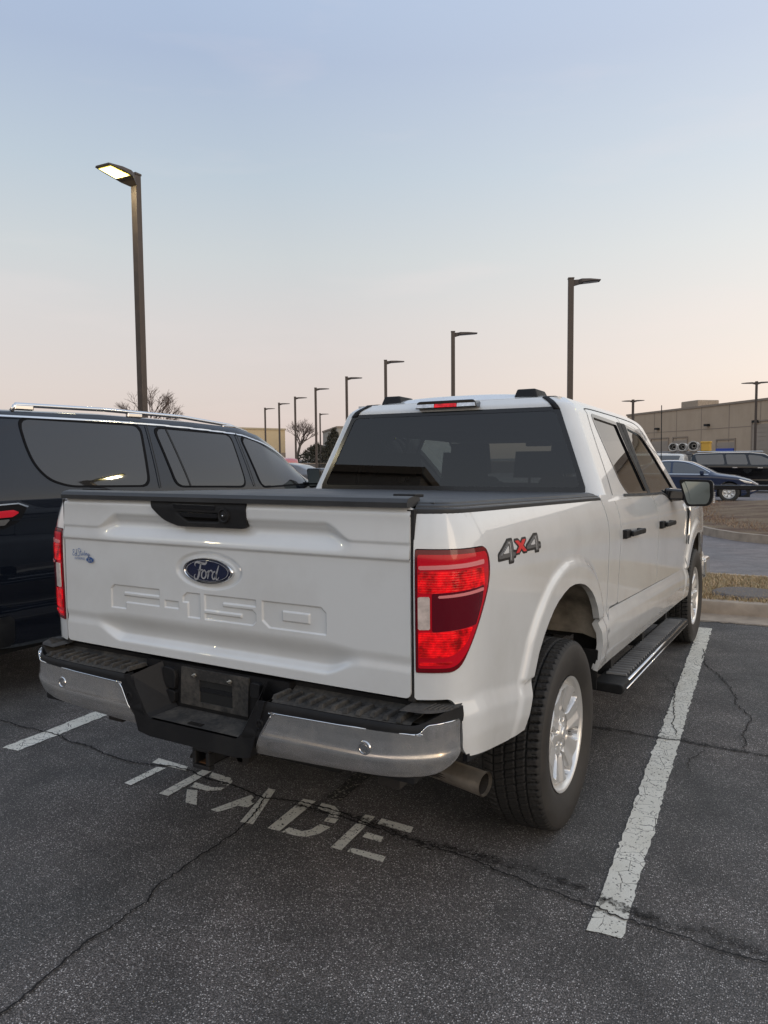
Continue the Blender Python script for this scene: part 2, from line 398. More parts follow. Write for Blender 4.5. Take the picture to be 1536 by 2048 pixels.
LET = {'T': [[(-1.148,-.344),(-.928,-.351),(-.899,-.393),(-1.132,-.404)], [(-1.067,-.43),(-1.015,-.417),(-1.01,-.652),(-1.06,-.649)]],
 'R': [[(-.833,-.345),(-.778,-.338),(-.761,-.647),(-.821,-.65)], [(-.768,-.343),(-.641,-.348),(-.60,-.38),(-.590,-.421),(-.628,-.431),(-.654,-.402),(-.743,-.393)],
       [(-.76,-.472),(-.654,-.476),(-.586,-.448),(-.588,-.48),(-.636,-.517),(-.738,-.522)], [(-.735,-.552),(-.684,-.534),(-.574,-.652),(-.641,-.657)]],
 'A': [[(-.425,-.446),(-.396,-.463),(-.385,-.50),(-.355,-.505),(-.355,-.555),(-.405,-.565),(-.421,-.609),(-.441,-.656),(-.487,-.655)], [(-.399,-.351),(-.357,-.348),(-.229,-.668),(-.293,-.678)]],
 'D': [[(-.183,-.36),(-.118,-.352),(-.09,-.661),(-.152,-.663)], [(-.085,-.353),(-.015,-.351),(.046,-.39),(.06,-.435),(.017,-.45),(.002,-.415),(-.069,-.409)],
       [(.015,-.456),(.070,-.446),(.078,-.488),(.025,-.494)], [(-.076,-.612),(-.005,-.612),(.02,-.58),(.024,-.523),(.081,-.524),(.072,-.595),(.036,-.646),(-.014,-.658),(-.077,-.661)]],
 'E': [[(.152,-.352),(.2,-.348),(.227,-.663),(.176,-.662)], [(.233,-.347),(.393,-.35),(.404,-.4),(.241,-.402)], [(.238,-.485),(.322,-.486),(.335,-.528),(.245,-.529)], [(.249,-.625),(.409,-.615),(.419,-.658),(.253,-.659)]]}
polys = []
for k in 'TRADE': polys += LET[k]
o = marking('painted_word', 'stencilled white word TRADE on the asphalt behind the pickup truck', [tuple(map(tuple, p)) for p in polys])
# cracks: thin ragged dark strips
M['crack'] = simple('crack_fill', (.009, .008, .008), .95, bump=.5, var=.3)
M['tar'] = simple('tar_seam', (.020, .018, .017), .9, bump=.8, bscale=90, var=.5, vscale=14)
def crack(label, pts, w, mat, z=.006, step=.02, amp=.008, name='asphalt_crack'):
    P = [np.array(p, float) for p in pts]; q = []
    for a, b in zip(P[:-1], P[1:]):
        n = max(1, int(np.linalg.norm(b-a)/step)); q += [a+(b-a)*k/n for k in range(n)]
    q.append(P[-1]); q = np.array(q); n = len(q); off = np.cumsum(rng.normal(0, amp*.5, n)); off -= np.linspace(off[0], off[-1], n); off = off*.6+rng.normal(0, amp*.35, n)
    t = np.gradient(q, axis=0); t /= np.linalg.norm(t, axis=1, keepdims=True); nn = np.stack([-t[:, 1], t[:, 0]], 1); q = q+nn*off[:, None]
    wl = w*(.35+rng.random(n)*.9)*.5; wr = w*(.35+rng.random(n)*.9)*.5; taper = np.minimum(1, np.minimum(np.arange(n), np.arange(n)[::-1])/6+.1); wl *= taper; wr *= taper
    vs = [(*(q[i]+nn[i]*wl[i]), z) for i in range(n)]+[(*(q[i]-nn[i]*wr[i]), z) for i in range(n)]
    mb = MB().add(vs, [(i, i+n, i+n+1, i+1) for i in range(n-1)]); o = mb.build(name, mat); o['kind'] = 'structure'; return o
crack('', [(-.10,-2.1),(-.133,-1.898),(-.138,-1.831),(-.162,-1.74),(-.181,-1.664),(-.198,-1.567),(-.188,-1.485),(-.198,-1.369),(-.193,-1.306),(-.243,-1.206),(-.241,-1.087),(-.248,-.985),(-.237,-.867),(-.244,-.751),(-.271,-.638),(-.30,-.55),(-.37,-.40)], .0085, M['crack'], amp=.006, step=.012)
crack('', [(-3.4,-.42),(-2.448,-.402),(-2.286,-.412),(-2.045,-.398),(-1.919,-.374),(-1.758,-.396),(-1.607,-.398),(-1.432,-.425),(-1.269,-.431),(-1.126,-.39),(-.997,-.374),(-.872,-.376),(-.772,-.408),(-.572,-.412),(-.338,-.452),(-.192,-.414),(-.062,-.399),(.102,-.403),(.302,-.44)], .012, M['crack'], amp=.008, step=.014)
stm = NB('seam_stain'); v_ = stm.coord(); n_ = stm.noise(v_, 38, 6, .8); n2_ = stm.noise(v_, 7, 3); stm.set(Base_Color=(.012, .011, .011), Roughness=.95, Alpha=stm.mr(stm.math('ADD', stm.math('MULTIPLY', n_, .7), stm.math('MULTIPLY', n2_, .3)), .46, .60, 0, .8))
SEAM = [(-.2,-.43),(.102,-.42),(.302,-.446),(.434,-.468),(.595,-.446),(.81,-.447),(.964,-.45),(1.112,-.463),(1.217,-.513),(1.317,-.533),(1.431,-.525),(1.55,-.52),(1.665,-.537),(1.9,-.57),(2.6,-.6)]
crack('', SEAM, .060, stm.m, z=.0055, amp=.010, step=.010, name='tar_seam')
crack('', [(x, y+.012) for x, y in SEAM], .014, stm.m, z=.0065, amp=.012, step=.009, name='tar_seam')
crack('', [(x, y-.014) for x, y in SEAM[1:]], .012, stm.m, z=.0068, amp=.012, step=.009, name='tar_seam')
crack('', [(-.2,-.43),(.3,-.45),(.81,-.452),(1.217,-.515),(1.33,-.535),(1.9,-.572),(2.6,-.6)], .010, M['crack'], z=.008, amp=.009, step=.010)
crack('', [(-2,1.1),(.4,1.22),(.751,1.234),(.905,1.249),(1.116,1.235),(1.217,1.262),(1.374,1.247),(1.5,1.238),(1.8,1.25),(3,1.3)], .012, M['crack'], amp=.008)
crack('', [(-2,1.1),(.4,1.22),(.751,1.234),(.905,1.249),(1.116,1.235),(1.217,1.262),(1.374,1.247),(1.5,1.238),(1.8,1.25),(3,1.3)], .055, stm.m, z=.0055, amp=.008, name='tar_seam')
for pts, w in (([(1.06,3.5),(1.08,3.136),(1.212,2.782),(1.347,2.442),(1.428,2.066),(1.53,1.857),(1.52,1.5),(1.55,1.25)], .009), ([(1.30,2.6),(1.41,2.68),(1.6,2.72)], .006), ([(1.2,1.27),(1.14,1.6),(1.10,2.0),(1.02,2.35),(.9,2.6)], .006), ([(1.36,1.24),(1.30,1.0),(1.34,.8)], .005)):
    crack('', pts, w, M['crack'], amp=.012)

# kerbs, verge, road, far verge and lot
def kerb(name, pts, w=.16, h=.14, back=1):
    """pts: face line; kerb body on the left side of the direction; h above ground"""
    P = np.array(pts, float); t = np.gradient(P, axis=0); t /= np.linalg.norm(t, axis=1, keepdims=True); n = np.stack([-t[:, 1], t[:, 0]], 1)
    prof = [(-.30, .006), (-.03, .010), (0, .02), (.012, h*.75), (.035, h*.97), (.06, h), (w, h), (w+.01, -.02)]
    vs = []; m = len(prof)
    for p, q in zip(P, n):
        for d, z in prof: vs.append((*(p+q*d), z))
    mb = MB().add(vs, [(i*m+k, i*m+k+1, (i+1)*m+k+1, (i+1)*m+k) for i in range(len(P)-1) for k in range(m-1)])
    o = mb.build(name, M['conc'], smooth=True, angle=40); o['kind'] = 'structure'; 
    fix_normals(o.data); return o
kerb('kerb', [lot(x, 4.62+.22) for x in np.linspace(-14, 14, 29)])
kerb('kerb', [(-30, 6.9), (14, 7.28)][::-1] and [(x, 7.02+.012*x) for x in np.linspace(14, -30, 40)])
def verge_mat(name, c1, c2, c3):
    b = NB(name); v = b.coord((1, 1, 1)); n = b.noise(v, 1.1, 6, .65, .5); n2 = b.noise(b.coord((1, 3, 1)), 30, 5, .8); n3 = b.noise(b.coord((.5, 1.6, 1)), .8, 5, .6)
    c = b.mix(b.mr(n, .35, .65), c1, c2); c = b.mix(b.mr(n3, .46, .62), c, c3); c = b.mix(b.mr(n2, .35, .7, .55, 0), c, tuple(x*.35 for x in c1))
    b.set(Base_Color=c, Roughness=.95); b.bump(n2, 1, .03); return b.m
M['verge'] = verge_mat('dry_grass', (.34, .255, .15), (.40, .31, .18), (.27, .22, .11))
M['dirt'] = verge_mat('dead_grass', (.26, .18, .11), (.33, .24, .145), (.15, .08, .055))
vg = sheet('verge', [lot(-14, 4.95), lot(14, 4.95)]+[(14, 7.05), (-14, 6.75)], .125, M['verge'])
# raised dead grass island beyond the road, kerb line curves away to the left
isl = [(16, 11.4), (8, 11.4), (4, 11.55), (1.5, 12.0), (.6, 12.55), (.1, 13.2), (-.35, 14.03), (-1.0, 15.3), (-1.6, 17), (-1.9, 20), (-2.0, 23.2)]
kerb('kerb', isl, back=-1).scale = (1, 1, 1)
def mound():
    xs = np.linspace(-2.2, 16, 90); ys = np.linspace(11.5, 24.4, 70); X, Y = np.meshgrid(xs, ys, indexing='ij')
    P = isl[::-1]+[(-2.0, 24.4), (16, 24.6)][::1]; poly = isl+[(-1.2, 24.0), (16, 24.9)]
    d = -sdp(poly, X, Y); Z = .10+.23*sst(-.05, 3.5, d)+rng.normal(0, .008, X.shape)
    ids = np.arange(X.size).reshape(X.shape); me = bpy.data.meshes.new('hill_verge')
    fs = [(ids[i, j], ids[i+1, j], ids[i+1, j+1], ids[i, j+1]) for i in range(len(xs)-1) for j in range(len(ys)-1) if d[i:i+2, j:j+2].min() > -.12]
    me.from_pydata(np.stack([X, Y, Z], -1).reshape(-1, 3).tolist(), [], fs); me.update(); o = link('island_verge', me, M['dirt'], smooth=True); o['kind'] = 'structure'
mound()
# grass blades on the two verges (uncountable)
def grass(name, n, area, zf, h, mats, seed):
    r = np.random.default_rng(seed); x0, x1, y0, y1 = area; mb = MB()
    X = r.uniform(x0, x1, n); Y = r.uniform(y0, y1, n)
    for x, y in zip(X, Y):
        z = zf(x, y)
        if z is None: continue
        a = r.uniform(0, 6.28); l = h*r.uniform(.4, 1.2); w = .006+.004*r.random(); dx, dy = r.normal(0, l*.5, 2); c, s = math.cos(a)*w, math.sin(a)*w
        mb.mi = int(r.random()*len(mats)); mb.add([(x-c, y-s, z), (x+c, y+s, z), (x+dx, y+dy, z+l)], [(0, 1, 2)])
    o = mb.build(name, mats); o['kind'] = 'stuff'; o['label'] = 'dry straw coloured grass on the verge beyond the kerb' if seed == 1 else 'dead brown grass on the island beyond the road'; o['category'] = 'grass'; return o
gm = [simple('straw', (.52, .385, .25), .9), simple('straw_dark', (.36, .26, .14), .9), simple('straw_green', (.38, .31, .18), .9)]
grass('grass', 26000, (.0, 3.2, 5.02, 6.85), lambda x, y: .125 if y > 4.98+.07*x else None, .045, gm, 1)
_ip = isl+[(-1.2, 24.0), (16, 24.9)]
grass('grass', 16000, (-1.6, 4.5, 12.2, 23), lambda x, y: (.15 if sdp(_ip, np.array([x]), np.array([y]))[0] < -.3 else None), .055, [simple('dead_stem', (.30, .21, .13), .9), simple('dead_stem_dark', (.20, .12, .08), .9)], 2)
dm = NB('gutter_dirt'); v_ = dm.coord(); n_ = dm.noise(v_, 60, 5, .8); dm.set(Base_Color=dm.mix(dm.mr(n_, .4, .62), (.13, .10, .075), (.36, .30, .23)), Roughness=.95); dm.bump(n_, 1, .01)
sheet('gutter', jag([lot(x, 4.50) for x in (-14, 14)]+[lot(x, 4.64) for x in (14, -14)], .06, .012), .004, dm.m)
me = MB(); me.lathe([(.0, .0), (.30, 0), (.34, -.012), (.36, -.03)], 32, lambda x, y, h: (1.22+x, 5.55+y, .165+h)); me.build('manhole_cover', M['pole'], smooth=False)
tag(bpy.data.objects['manhole_cover'], 'round dark iron manhole cover set in the dry grass verge', 'manhole cover')

# ================================================================== THE WHITE PICKUP TRUCK
truck = empty('pickup_truck', 'white crew cab pickup truck parked nose in, its rear and right side in view', 'pickup truck')
RK = .028
def rake(X):
    X = np.array(X, float); X[..., 2] -= RK*(X[..., 1]+1.13); return X
def rk(y, z): return z-RK*(y+1.13)
def MBrake(mb): mb.v = [(x, y, z-RK*(y+1.13)) for x, y, z in mb.v]; return mb
ARCH = [(-.66, .50), (-.594, .623), (-.53, .706), (-.473, .795), (-.426, .874), (-.37, .932), (-.312, .978), (-.26, 1.013), (-.204, 1.039), (-.13, 1.062), (-.058, 1.077), (.02, 1.080), (.102, 1.073), (.175, 1.06), (.242, 1.038), (.305, 1.01), (.365, .972), (.42, .92), (.458, .863), (.478, .80), (.483, .74), (.478, .66), (.465, .50)]
ARCHF = [(y+3.69, z) for y, z in ARCH]
def smoothprof(zs, xs, sig):
    g = np.linspace(min(zs)-.2, max(zs)+.2, 1400); v = np.interp(g, zs, xs); k = int(sig/(g[1]-g[0])*3); w = np.exp(-.5*(np.arange(-k, k+1)*(g[1]-g[0])/sig)**2); w /= w.sum()
    v = np.convolve(np.pad(v, k, 'edge'), w, 'valid'); return lambda z: np.interp(z, g, v)
UP = smoothprof([.5, .70, .95, 1.12, 1.22, 1.29, 1.34, 1.38, 1.42, 1.46], [.950, .950, .957, .963, .965, .962, .951, .938, .921, .900], .014)
LO = smoothprof([-.40, -.27, -.20, -.12, -.055, -.012, .0, .3], [.925, .950, .968, .976, .972, .955, .953, .953], .006)
def crease_z(y): return np.interp(y, [-1.15, -1.05, -.89, -.55, -.44, .66, .8, 3.0, 3.4, 3.7, 4.4], [.872, .868, .846, .792, .785, .86, .865, .832, .80, .83, .86])
def sidex(y, z):
    zc = crease_z(y); x = np.where(z > zc, UP(z), LO(z-zc)-LO(0.0)*0+(UP(zc)-.953))
    d = sdp(ARCH, y, z); f = .017*(1-sst(.080, .120, d)); f = f*sst(.50, .75, z)
    d2 = sdp(ARCHF, y, z); f2 = .018*(1-sst(.085, .125, d2))*sst(.5, .75, z)
    x = x+np.where(z > zc-.0, f+f2, np.maximum(f, f2)*.4)
    x = x-.020*sst(3.3, 4.55, y)**2*3 - .03*sst(1.30, 1.40, z)*sst(3.2, 3.6, y)
    return x
# plan curve round the rear corner (u = y on the side, goes on decreasing round the corner)
def catmull(pts, n=16):
    P = np.array(pts, float); P = np.vstack([2*P[0]-P[1], P, 2*P[-1]-P[-2]]); o_ = []
    for i in range(1, len(P)-2):
        for k in range(n):
            t = k/n; o_.append(.5*((2*P[i])+(-P[i-1]+P[i+1])*t+(2*P[i-1]-5*P[i]+4*P[i+1]-P[i+2])*t*t+(-P[i-1]+3*P[i]-3*P[i+1]+P[i+2])*t**3))
    o_.append(P[-2]); return np.array(o_)
pc = catmull([(.965, -.86), (.965, -.90), (.963, -.95), (.957, -1.0), (.943, -1.045), (.917, -1.083), (.88, -1.106), (.845, -1.118), (.812, -1.126), (.79, -1.130)])
ds = np.r_[0, np.cumsum(np.linalg.norm(np.diff(pc, axis=0), axis=1))]; PU = -.86-ds; U_END = float(np.interp(-.812, -pc[:, 0], PU))
tg = np.gradient(pc, axis=0); tg /= np.linalg.norm(tg, axis=1, keepdims=True); PN = np.stack([-tg[:, 1], tg[:, 0]], 1)
if PN[0, 0] < 0: PN = -PN
def y2u(y): return float(np.interp(-y, -pc[:, 1], PU)) if y < -.86 else y
def x2u(x): return float(np.interp(-x, -pc[:, 0][12:], PU[12:]))
def side(u, z, off=0.0):
    u = np.asarray(u, float); ys = np.maximum(u, -.93); w = sidex(ys, z)
    ucl = np.clip(-u, .86, -PU[-1]); cx = np.interp(ucl, -PU, pc[:, 0]); cy = np.interp(ucl, -PU, pc[:, 1]); nx = np.interp(ucl, -PU, PN[:, 0]); ny = np.interp(ucl, -PU, PN[:, 1])
    h = w-.965+off; cor = u < -.86
    fac = np.where(cor, np.interp(u, [U_END, -.98], [.55, 1]), 1); h = h*fac if np.isscalar(off) and off == 0 else (w-.965)*fac+off
    X = np.where(cor, cx+nx*h, w+off); Y = np.where(cor, cy+ny*h, u)
    return np.stack([X, Y, z], -1)
sd_side = lambda u, v: side(u, v)
WH = M['white']
# tail light outline in (u,z)
TLP = rpoly([(U_END+.004, 1.313), (y2u(-.915), 1.316), (y2u(-.895), 1.26), (y2u(-.905), 1.19), (y2u(-.965), 1.085), (y2u(-1.02), 1.0), (y2u(-1.06), .938), (U_END+.004, .932)], [.004, .03, .05, .05, .08, .03, .06, .004])
BEDF = .655
us = np.r_[lin(U_END, -.90, .006), lin(-.90, -.70, .012)[1:], lin(-.70, BEDF, .012)[1:]]
vz = np.r_[lin(.60, .90, .009), lin(.90, 1.44, .011)[1:]]
bed_out = lambda u, z: sdp(rpoly([(U_END, 1.437), (BEDF, 1.437), (BEDF, .60), (.50, .60), (.465, .60), (.3, .60), (-.60, .628), (-.75, .636), (-1.04, .672), (-1.06, .70), (-1.062, .815), (-1.09, .855), (U_END, .848)], [0, .0, 0, 0, 0, 0, 0, 0, .01, .01, .01, .02, 0]), u, z)
bed_r = patch('bed_side', lambda u, v: side(u, v), us, vz, [bed_out, lambda u, z: -sdp(ARCH, u, z), lambda u, z: -sdp(TLP, u, z)+.0], WH, truck, thick=.030, post=rake)
bed_l = mirror_copy(bed_r, truck)
# tail lights
M['pink'] = redlens('pale_red_strip', (.62, .20, .20), em=.05)
def tail_light():
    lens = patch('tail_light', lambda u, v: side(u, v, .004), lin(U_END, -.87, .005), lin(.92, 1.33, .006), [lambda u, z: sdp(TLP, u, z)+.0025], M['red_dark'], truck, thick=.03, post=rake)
    cx, cz = .5*(U_END+y2u(-.93)), 1.12
    def sub(name, poly, mat, off, r=.01, step=.004, preds=()):
        P = rpoly(poly, r); return patch(name, lambda u, v: side(u, v, off), lin(P[:, 0].min(), P[:, 0].max(), step), lin(P[:, 1].min(), P[:, 1].max(), step), [lambda u, z: sdp(P, u, z)]+list(preds), mat, lens, thick=.004, post=rake)
    a = U_END; b = lambda y: y2u(y)
    rim_o = [(a+.014, 1.296), (b(-.925), 1.300), (b(-.915), 1.25), (b(-.922), 1.19), (b(-.98), 1.085), (b(-1.03), 1.0), (b(-1.07), .953), (a+.014, .948)]
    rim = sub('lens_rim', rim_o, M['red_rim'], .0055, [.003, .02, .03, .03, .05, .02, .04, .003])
    sub('shelf_highlight', [(a+.018, 1.262), (b(-.952), 1.276), (b(-.952), 1.262), (a+.018, 1.250)], M['pink'], .0095, .002)  # pale strip paints the whitish highlight along the top of the lamp
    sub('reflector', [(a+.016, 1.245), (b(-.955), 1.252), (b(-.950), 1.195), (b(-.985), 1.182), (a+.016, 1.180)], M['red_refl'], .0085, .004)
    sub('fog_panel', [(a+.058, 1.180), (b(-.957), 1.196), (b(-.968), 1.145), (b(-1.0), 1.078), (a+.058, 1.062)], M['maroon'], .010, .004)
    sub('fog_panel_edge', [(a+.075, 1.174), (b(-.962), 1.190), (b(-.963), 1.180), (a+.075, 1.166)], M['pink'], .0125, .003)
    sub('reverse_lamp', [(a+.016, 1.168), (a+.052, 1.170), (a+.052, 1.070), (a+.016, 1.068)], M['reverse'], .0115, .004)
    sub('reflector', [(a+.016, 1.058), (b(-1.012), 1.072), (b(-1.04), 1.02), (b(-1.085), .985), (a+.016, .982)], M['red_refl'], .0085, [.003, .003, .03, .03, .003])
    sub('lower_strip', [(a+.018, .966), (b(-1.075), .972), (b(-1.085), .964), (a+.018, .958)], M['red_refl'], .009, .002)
    return lens
tl = tail_light()
tl2 = mirror_copy(tl, truck)
for ch in list(tl.children): mirror_copy(ch, tl2)
# dark inner box of the bed, seen only through gaps
mb = MB(); mb.box(-.80, .80, -1.05, -.60, .74, 1.40); mb.box(-.80, .80, .56, .64, .74, 1.40); mb.box(-.60, .60, -.62, .60, .74, 1.40); mb.box(-.80, .80, -.62, .60, 1.12, 1.40); mb.box(-.45, .45, -1.0, 3.2, .50, .76); MBrake(mb).build('bed_floor', M['black'], truck)
for s in (-1, 1): mb = MB(); mb.box(s*.80-.012, s*.80+.012, -1.118, -1.04, .84, 1.43); MBrake(mb).build('latch_pillar', M['under'], truck)

# tailgate -----------------------------------------------------------
FONT = {'F': [(-.527,1.014),(-.527,1.09),(-.51,1.104),(-.263,1.104),(-.263,1.078),(-.455,1.078),(-.455,1.066),(-.263,1.066),(-.263,1.040),(-.445,1.040),(-.445,1.014)],
 '-': [(-.235,1.066),(-.165,1.066),(-.165,1.040),(-.235,1.040)],
 '1': [(-.142,1.088),(-.122,1.104),(-.058,1.104),(-.058,1.014),(-.118,1.014),(-.118,1.068),(-.142,1.068)],
 '5': [(-.035,1.104),(.2,1.104),(.2,1.080),(.05,1.080),(.05,1.068),(.185,1.068),(.2,1.056),(.2,1.028),(.185,1.014),(-.035,1.014),(-.035,1.036),(.135,1.036),(.135,1.047),(-.035,1.047)],
 '0': [(.229,1.104),(.472,1.104),(.492,1.086),(.492,1.014),(.258,1.014),(.229,1.036)]}
ZERO_IN = [(.315,1.076),(.425,1.076),(.425,1.044),(.315,1.044)]
BCX, BCZ = -.015, 1.191
HB = rpoly([(-.296, 1.437), (.163, 1.437), (.172, 1.348), (-.151, 1.347), (-.225, 1.366), (-.288, 1.412)], [.002, .002, .02, .01, .03, .03])
def gate_off(x, z):
    """forward offset (recess positive)"""
    ax = np.abs(x-.0); t = sst(.60, .485, ax)          # 1 in the middle, 0 at the ends
    ztop = .0*x+1.330+t*.058; zf = 1.322+t*.024; D = .004+t*.021
    up_ = np.where(z > zf, sst(0, 1, (ztop-z)/(ztop-zf+1e-6)), sst(0, 1, (z-1.279)/(zf-1.279)))
    o = D*np.clip(up_, 0, 1)
    o = o-.007*sst(1.270, 1.279, z)*sst(1.40, 1.28, z)                  # crease stands out
    o = o+.010*sst(1.41, 1.44, z)                                       # leans in towards the cap
    t2 = sst(.625, .475, ax); zl = .953-t2*.040; D2 = .005+t2*.023; zb = zl-.016-.004*t2; zt2 = zl+.032+.055*t2
    o = o+D2*np.where(z > zl, sst(zt2, zl, z), sst(zb-.012, zl, z))
    e = np.hypot((x-BCX)/.163, (z-BCZ)/.070); o = o+.007*sst(1.0, .86, e)
    return o
def gate(x, z):
    m = (z > 1.0) & (z < 1.12) & (x > -.54) & (x < .51); L_ = np.zeros_like(x)
    if m.any():
        xs_, zs_ = x[m], z[m]; d = np.full(xs_.shape, 1.)
        for k, P in FONT.items():
            dd = sdp(P, xs_, zs_)
            if k == '0': dd = np.maximum(dd, -sdp(ZERO_IN, xs_, zs_))
            d = np.minimum(d, dd)
        L_[m] = .0055*sst(.0012, -.0020, d)
    y = -1.130+gate_off(x, z)+L_+.022*(np.abs(x)/.8)**4*.25+.02*(z-1.13)*.25
    return np.stack([x, y, z], -1)
GP = rpoly([(-.800, 1.437), (.800, 1.437), (.800, .850), (-.800, .853)], [.004, .004, .02, .02])
tgate = patch('tailgate', gate, np.r_[lin(-.802, -.54, .005), lin(-.54, .51, .0023)[1:], lin(.51, .802, .005)[1:]], np.r_[lin(.845, 1.0, .004), lin(1.0, 1.118, .0022)[1:], lin(1.118, 1.438, .004)[1:]], [lambda x, z: sdp(GP, x, z), lambda x, z: -sdp(HB, x, z)-.004], WH, truck, thick=.04)
hb = patch('handle_bezel', lambda x, z: gate(x, z)*np.array([1, 0, 1])+np.stack([0*x, -1.1345+.006*sst(1.41, 1.44, z)+.03*sst(0.0, -.008, sdp([(-.165, 1.400), (.045, 1.398), (.045, 1.366), (-.105, 1.364)], x, z)), 0*x], -1), lin(-.30, .18, .005), lin(1.34, 1.438, .004), [lambda x, z: sdp(HB, x, z)], M['plastic'], tgate, thick=.012)
mb = MB(); mb.prism(rpoly([(-.148, 1.398), (.040, 1.396), (.040, 1.381), (-.120, 1.382)], .004), lambda a, b, d: (a, d, b), -1.1365, -1.11); mb.build('handle', M['gloss_black'], hb, bevel=.002)
mb = MB(); mb.lathe([(.0, .010), (.008, .010), (.010, .006), (.017, .004), (.021, .008), (.025, .007), (.026, 0), (.026, -.01)], 28, lambda x, y, h: (.072+x, -1.1345-h, 1.391+y)); mb.build('camera', M['plastic'], hb, smooth=True, angle=40)
mb = MB(); mb.lathe([(0, .0115), (.002, .0112), (.003, .010)], 14, lambda x, y, h: (.072+x, -1.1345-h, 1.391+y)); mb.build('camera_lens', M['bright'], hb, smooth=True)
mb = MB(); mb.prism(rpoly([(-.175, 1.428), (.03, 1.425), (.028, 1.408), (-.172, 1.411)], .004), lambda a, b, d: (a, d, b), -1.1362, -1.12); mb.build('handle_insert', M['gloss_black'], hb, bevel=.001)
# badge
def ell(a, b, n=48): return [(BCX+a*math.cos(2*math.pi*k/n), BCZ+b*math.sin(2*math.pi*k/n)) for k in range(n)]
by = -1.127
def dome(name, mat, a, b, y0, h, parent, rings=((1, 0), (.985, .5), (.94, .85), (.8, .95), (.4, 1.0), (0.001, 1.0))):
    mb = MB(); mb.lathe([(r, hh) for r, hh in rings], 48, lambda x, y, q: (BCX+x*a, y0-q*h, BCZ+y*b)); return mb.build(name, mat, parent, smooth=True, angle=50)
badge = dome('badge', M['chrome'], .1195, .0475, by, .010, tgate, ((1.0, -.6), (1, .2), (.985, .7), (.96, 1.0), (.93, 1.0), (.90, .7), (.90, .4)))
badge.data.materials[0] = M['bright']
dome('badge_field', M['blue_oval'], .1095, .0405, by-.003, .005, badge)
mb = MB()
for k in range(64):     # fine silver inner line
    a0, a1 = 2*math.pi*k/64, 2*math.pi*(k+1)/64; q = [(BCX+r*.100*math.cos(a), BCZ+(r*.0365)*math.sin(a)) for r, a in ((1, a0), (1, a1), (.975, a1), (.975, a0))]
    mb.add([(x, by-.0084, z) for x, z in q], [(0, 1, 2, 3)])
mb.build('badge_line', M['silver'], badge)
def ribbon(mb, pts, w, y, cx=0, cz=0, s=1, sx=1, n=8):
    P = catmull(pts, n) if len(pts) > 2 else np.array(pts, float); m = len(P); t = np.gradient(P, axis=0); t /= np.linalg.norm(t, axis=1, keepdims=True)+1e-9; nn = np.stack([-t[:, 1], t[:, 0]], 1)
    W = np.interp(np.linspace(0, 1, m), np.linspace(0, 1, len(w)), w)[:, None]*.5 if isinstance(w, (list, tuple)) else np.full((m, 1), w*.5)
    A = (P+nn*W)*s; B = (P-nn*W)*s
    vs = [(cx+a[0]*sx, y, cz+a[1]) for a in A]+[(cx+b[0]*sx, y, cz+b[1]) for b in B]; mb.add(vs, [(i, i+m, i+m+1, i+1) for i in range(m-1)])
def script_ford(mb, cx, cz, s, y):
    R_ = lambda p, w: ribbon(mb, p, w, y, cx, cz, s)
    R_([(-1.30, .42), (-1.36, .60), (-1.22, .78), (-.95, .80), (-.55, .72), (-.15, .70), (.05, .86), (-.02, .95)], [.05, .10, .16, .22, .22, .20, .10, .03])   # cross bar of F
    R_([(-.62, .78), (-.75, .30), (-.92, -.35), (-1.15, -.72), (-1.40, -.70), (-1.45, -.45), (-1.30, -.28)], [.10, .20, .22, .16, .12, .10, .05])               # stem of F
    R_([(-1.02, .12), (-.75, .06), (-.50, .16), (-.42, .02)], [.05, .11, .10, .05])
    R_([(-.30, .12), (-.52, -.10), (-.58, -.45), (-.36, -.62), (-.10, -.42), (-.06, -.08), (-.22, .12), (-.32, .10)], .13)     # o
    R_([(-.10, .02), (.10, -.02), (.24, .14)], [.05, .07, .08]); R_([(.30, .16), (.22, -.20), (.12, -.60)], [.12, .17, .10]); R_([(.22, -.20), (.42, .12), (.62, .14), (.66, .0)], [.06, .10, .14, .09])  # r
    R_([(1.02, .10), (.78, -.02), (.66, -.36), (.80, -.60), (1.02, -.42), (1.12, -.10)], .13)                                      # d
    R_([(1.46, .66), (1.28, .20), (1.10, -.30), (1.12, -.58), (1.30, -.56), (1.46, -.38)], [.08, .16, .17, .12, .09, .05])
mb = MB(); script_ford(mb, BCX-.002, BCZ-.003, .0405, by-.0088); sc_ = mb.build('badge_script', M['silver'], badge)
# dealer decal: words in blue script
def textmesh(txt, size, shear=0, ext=.0):
    c = bpy.data.curves.new('t', 'FONT'); c.body = txt; c.size = size; c.shear = shear; c.extrude = ext; c.resolution_u = 4
    o = bpy.data.objects.new('t', c); col.objects.link(o); dg = bpy.context.evaluated_depsgraph_get(); me = bpy.data.meshes.new_from_object(o.evaluated_get(dg)); bpy.data.objects.remove(o); return me
def add_text(mb, txt, size, x, y, z, shear=0, sx=1, rot=0, fn=None):
    me = textmesh(txt, size, shear); c, s = math.cos(rot), math.sin(rot)
    P = [(v.co.x*sx, v.co.y) for v in me.vertices]; P = [(a*c-b*s, a*s+b*c) for a, b in P]
    mb.add([(x+a, y, z+b) if fn is None else fn(a, b) for a, b in P], [tuple(f.vertices) for f in me.polygons])
mb = MB(); dy = -1.1336
def wr(p, w=.0022): ribbon(mb, [(a, b) for a, b in p], w, dy, 0, 0, 1)
sx0, sz0 = -.745, 1.205
S_ = lambda L_: [(sx0+a*.001, sz0+b*.001) for a, b in L_]
wr(S_([(14, 22), (6, 26), (3, 18), (10, 15), (2, 10), (3, 2), (12, 3)])); wr(S_([(24, 10), (17, 10), (16, 2), (22, 1), (26, 12), (27, 28), (24, 2)]))
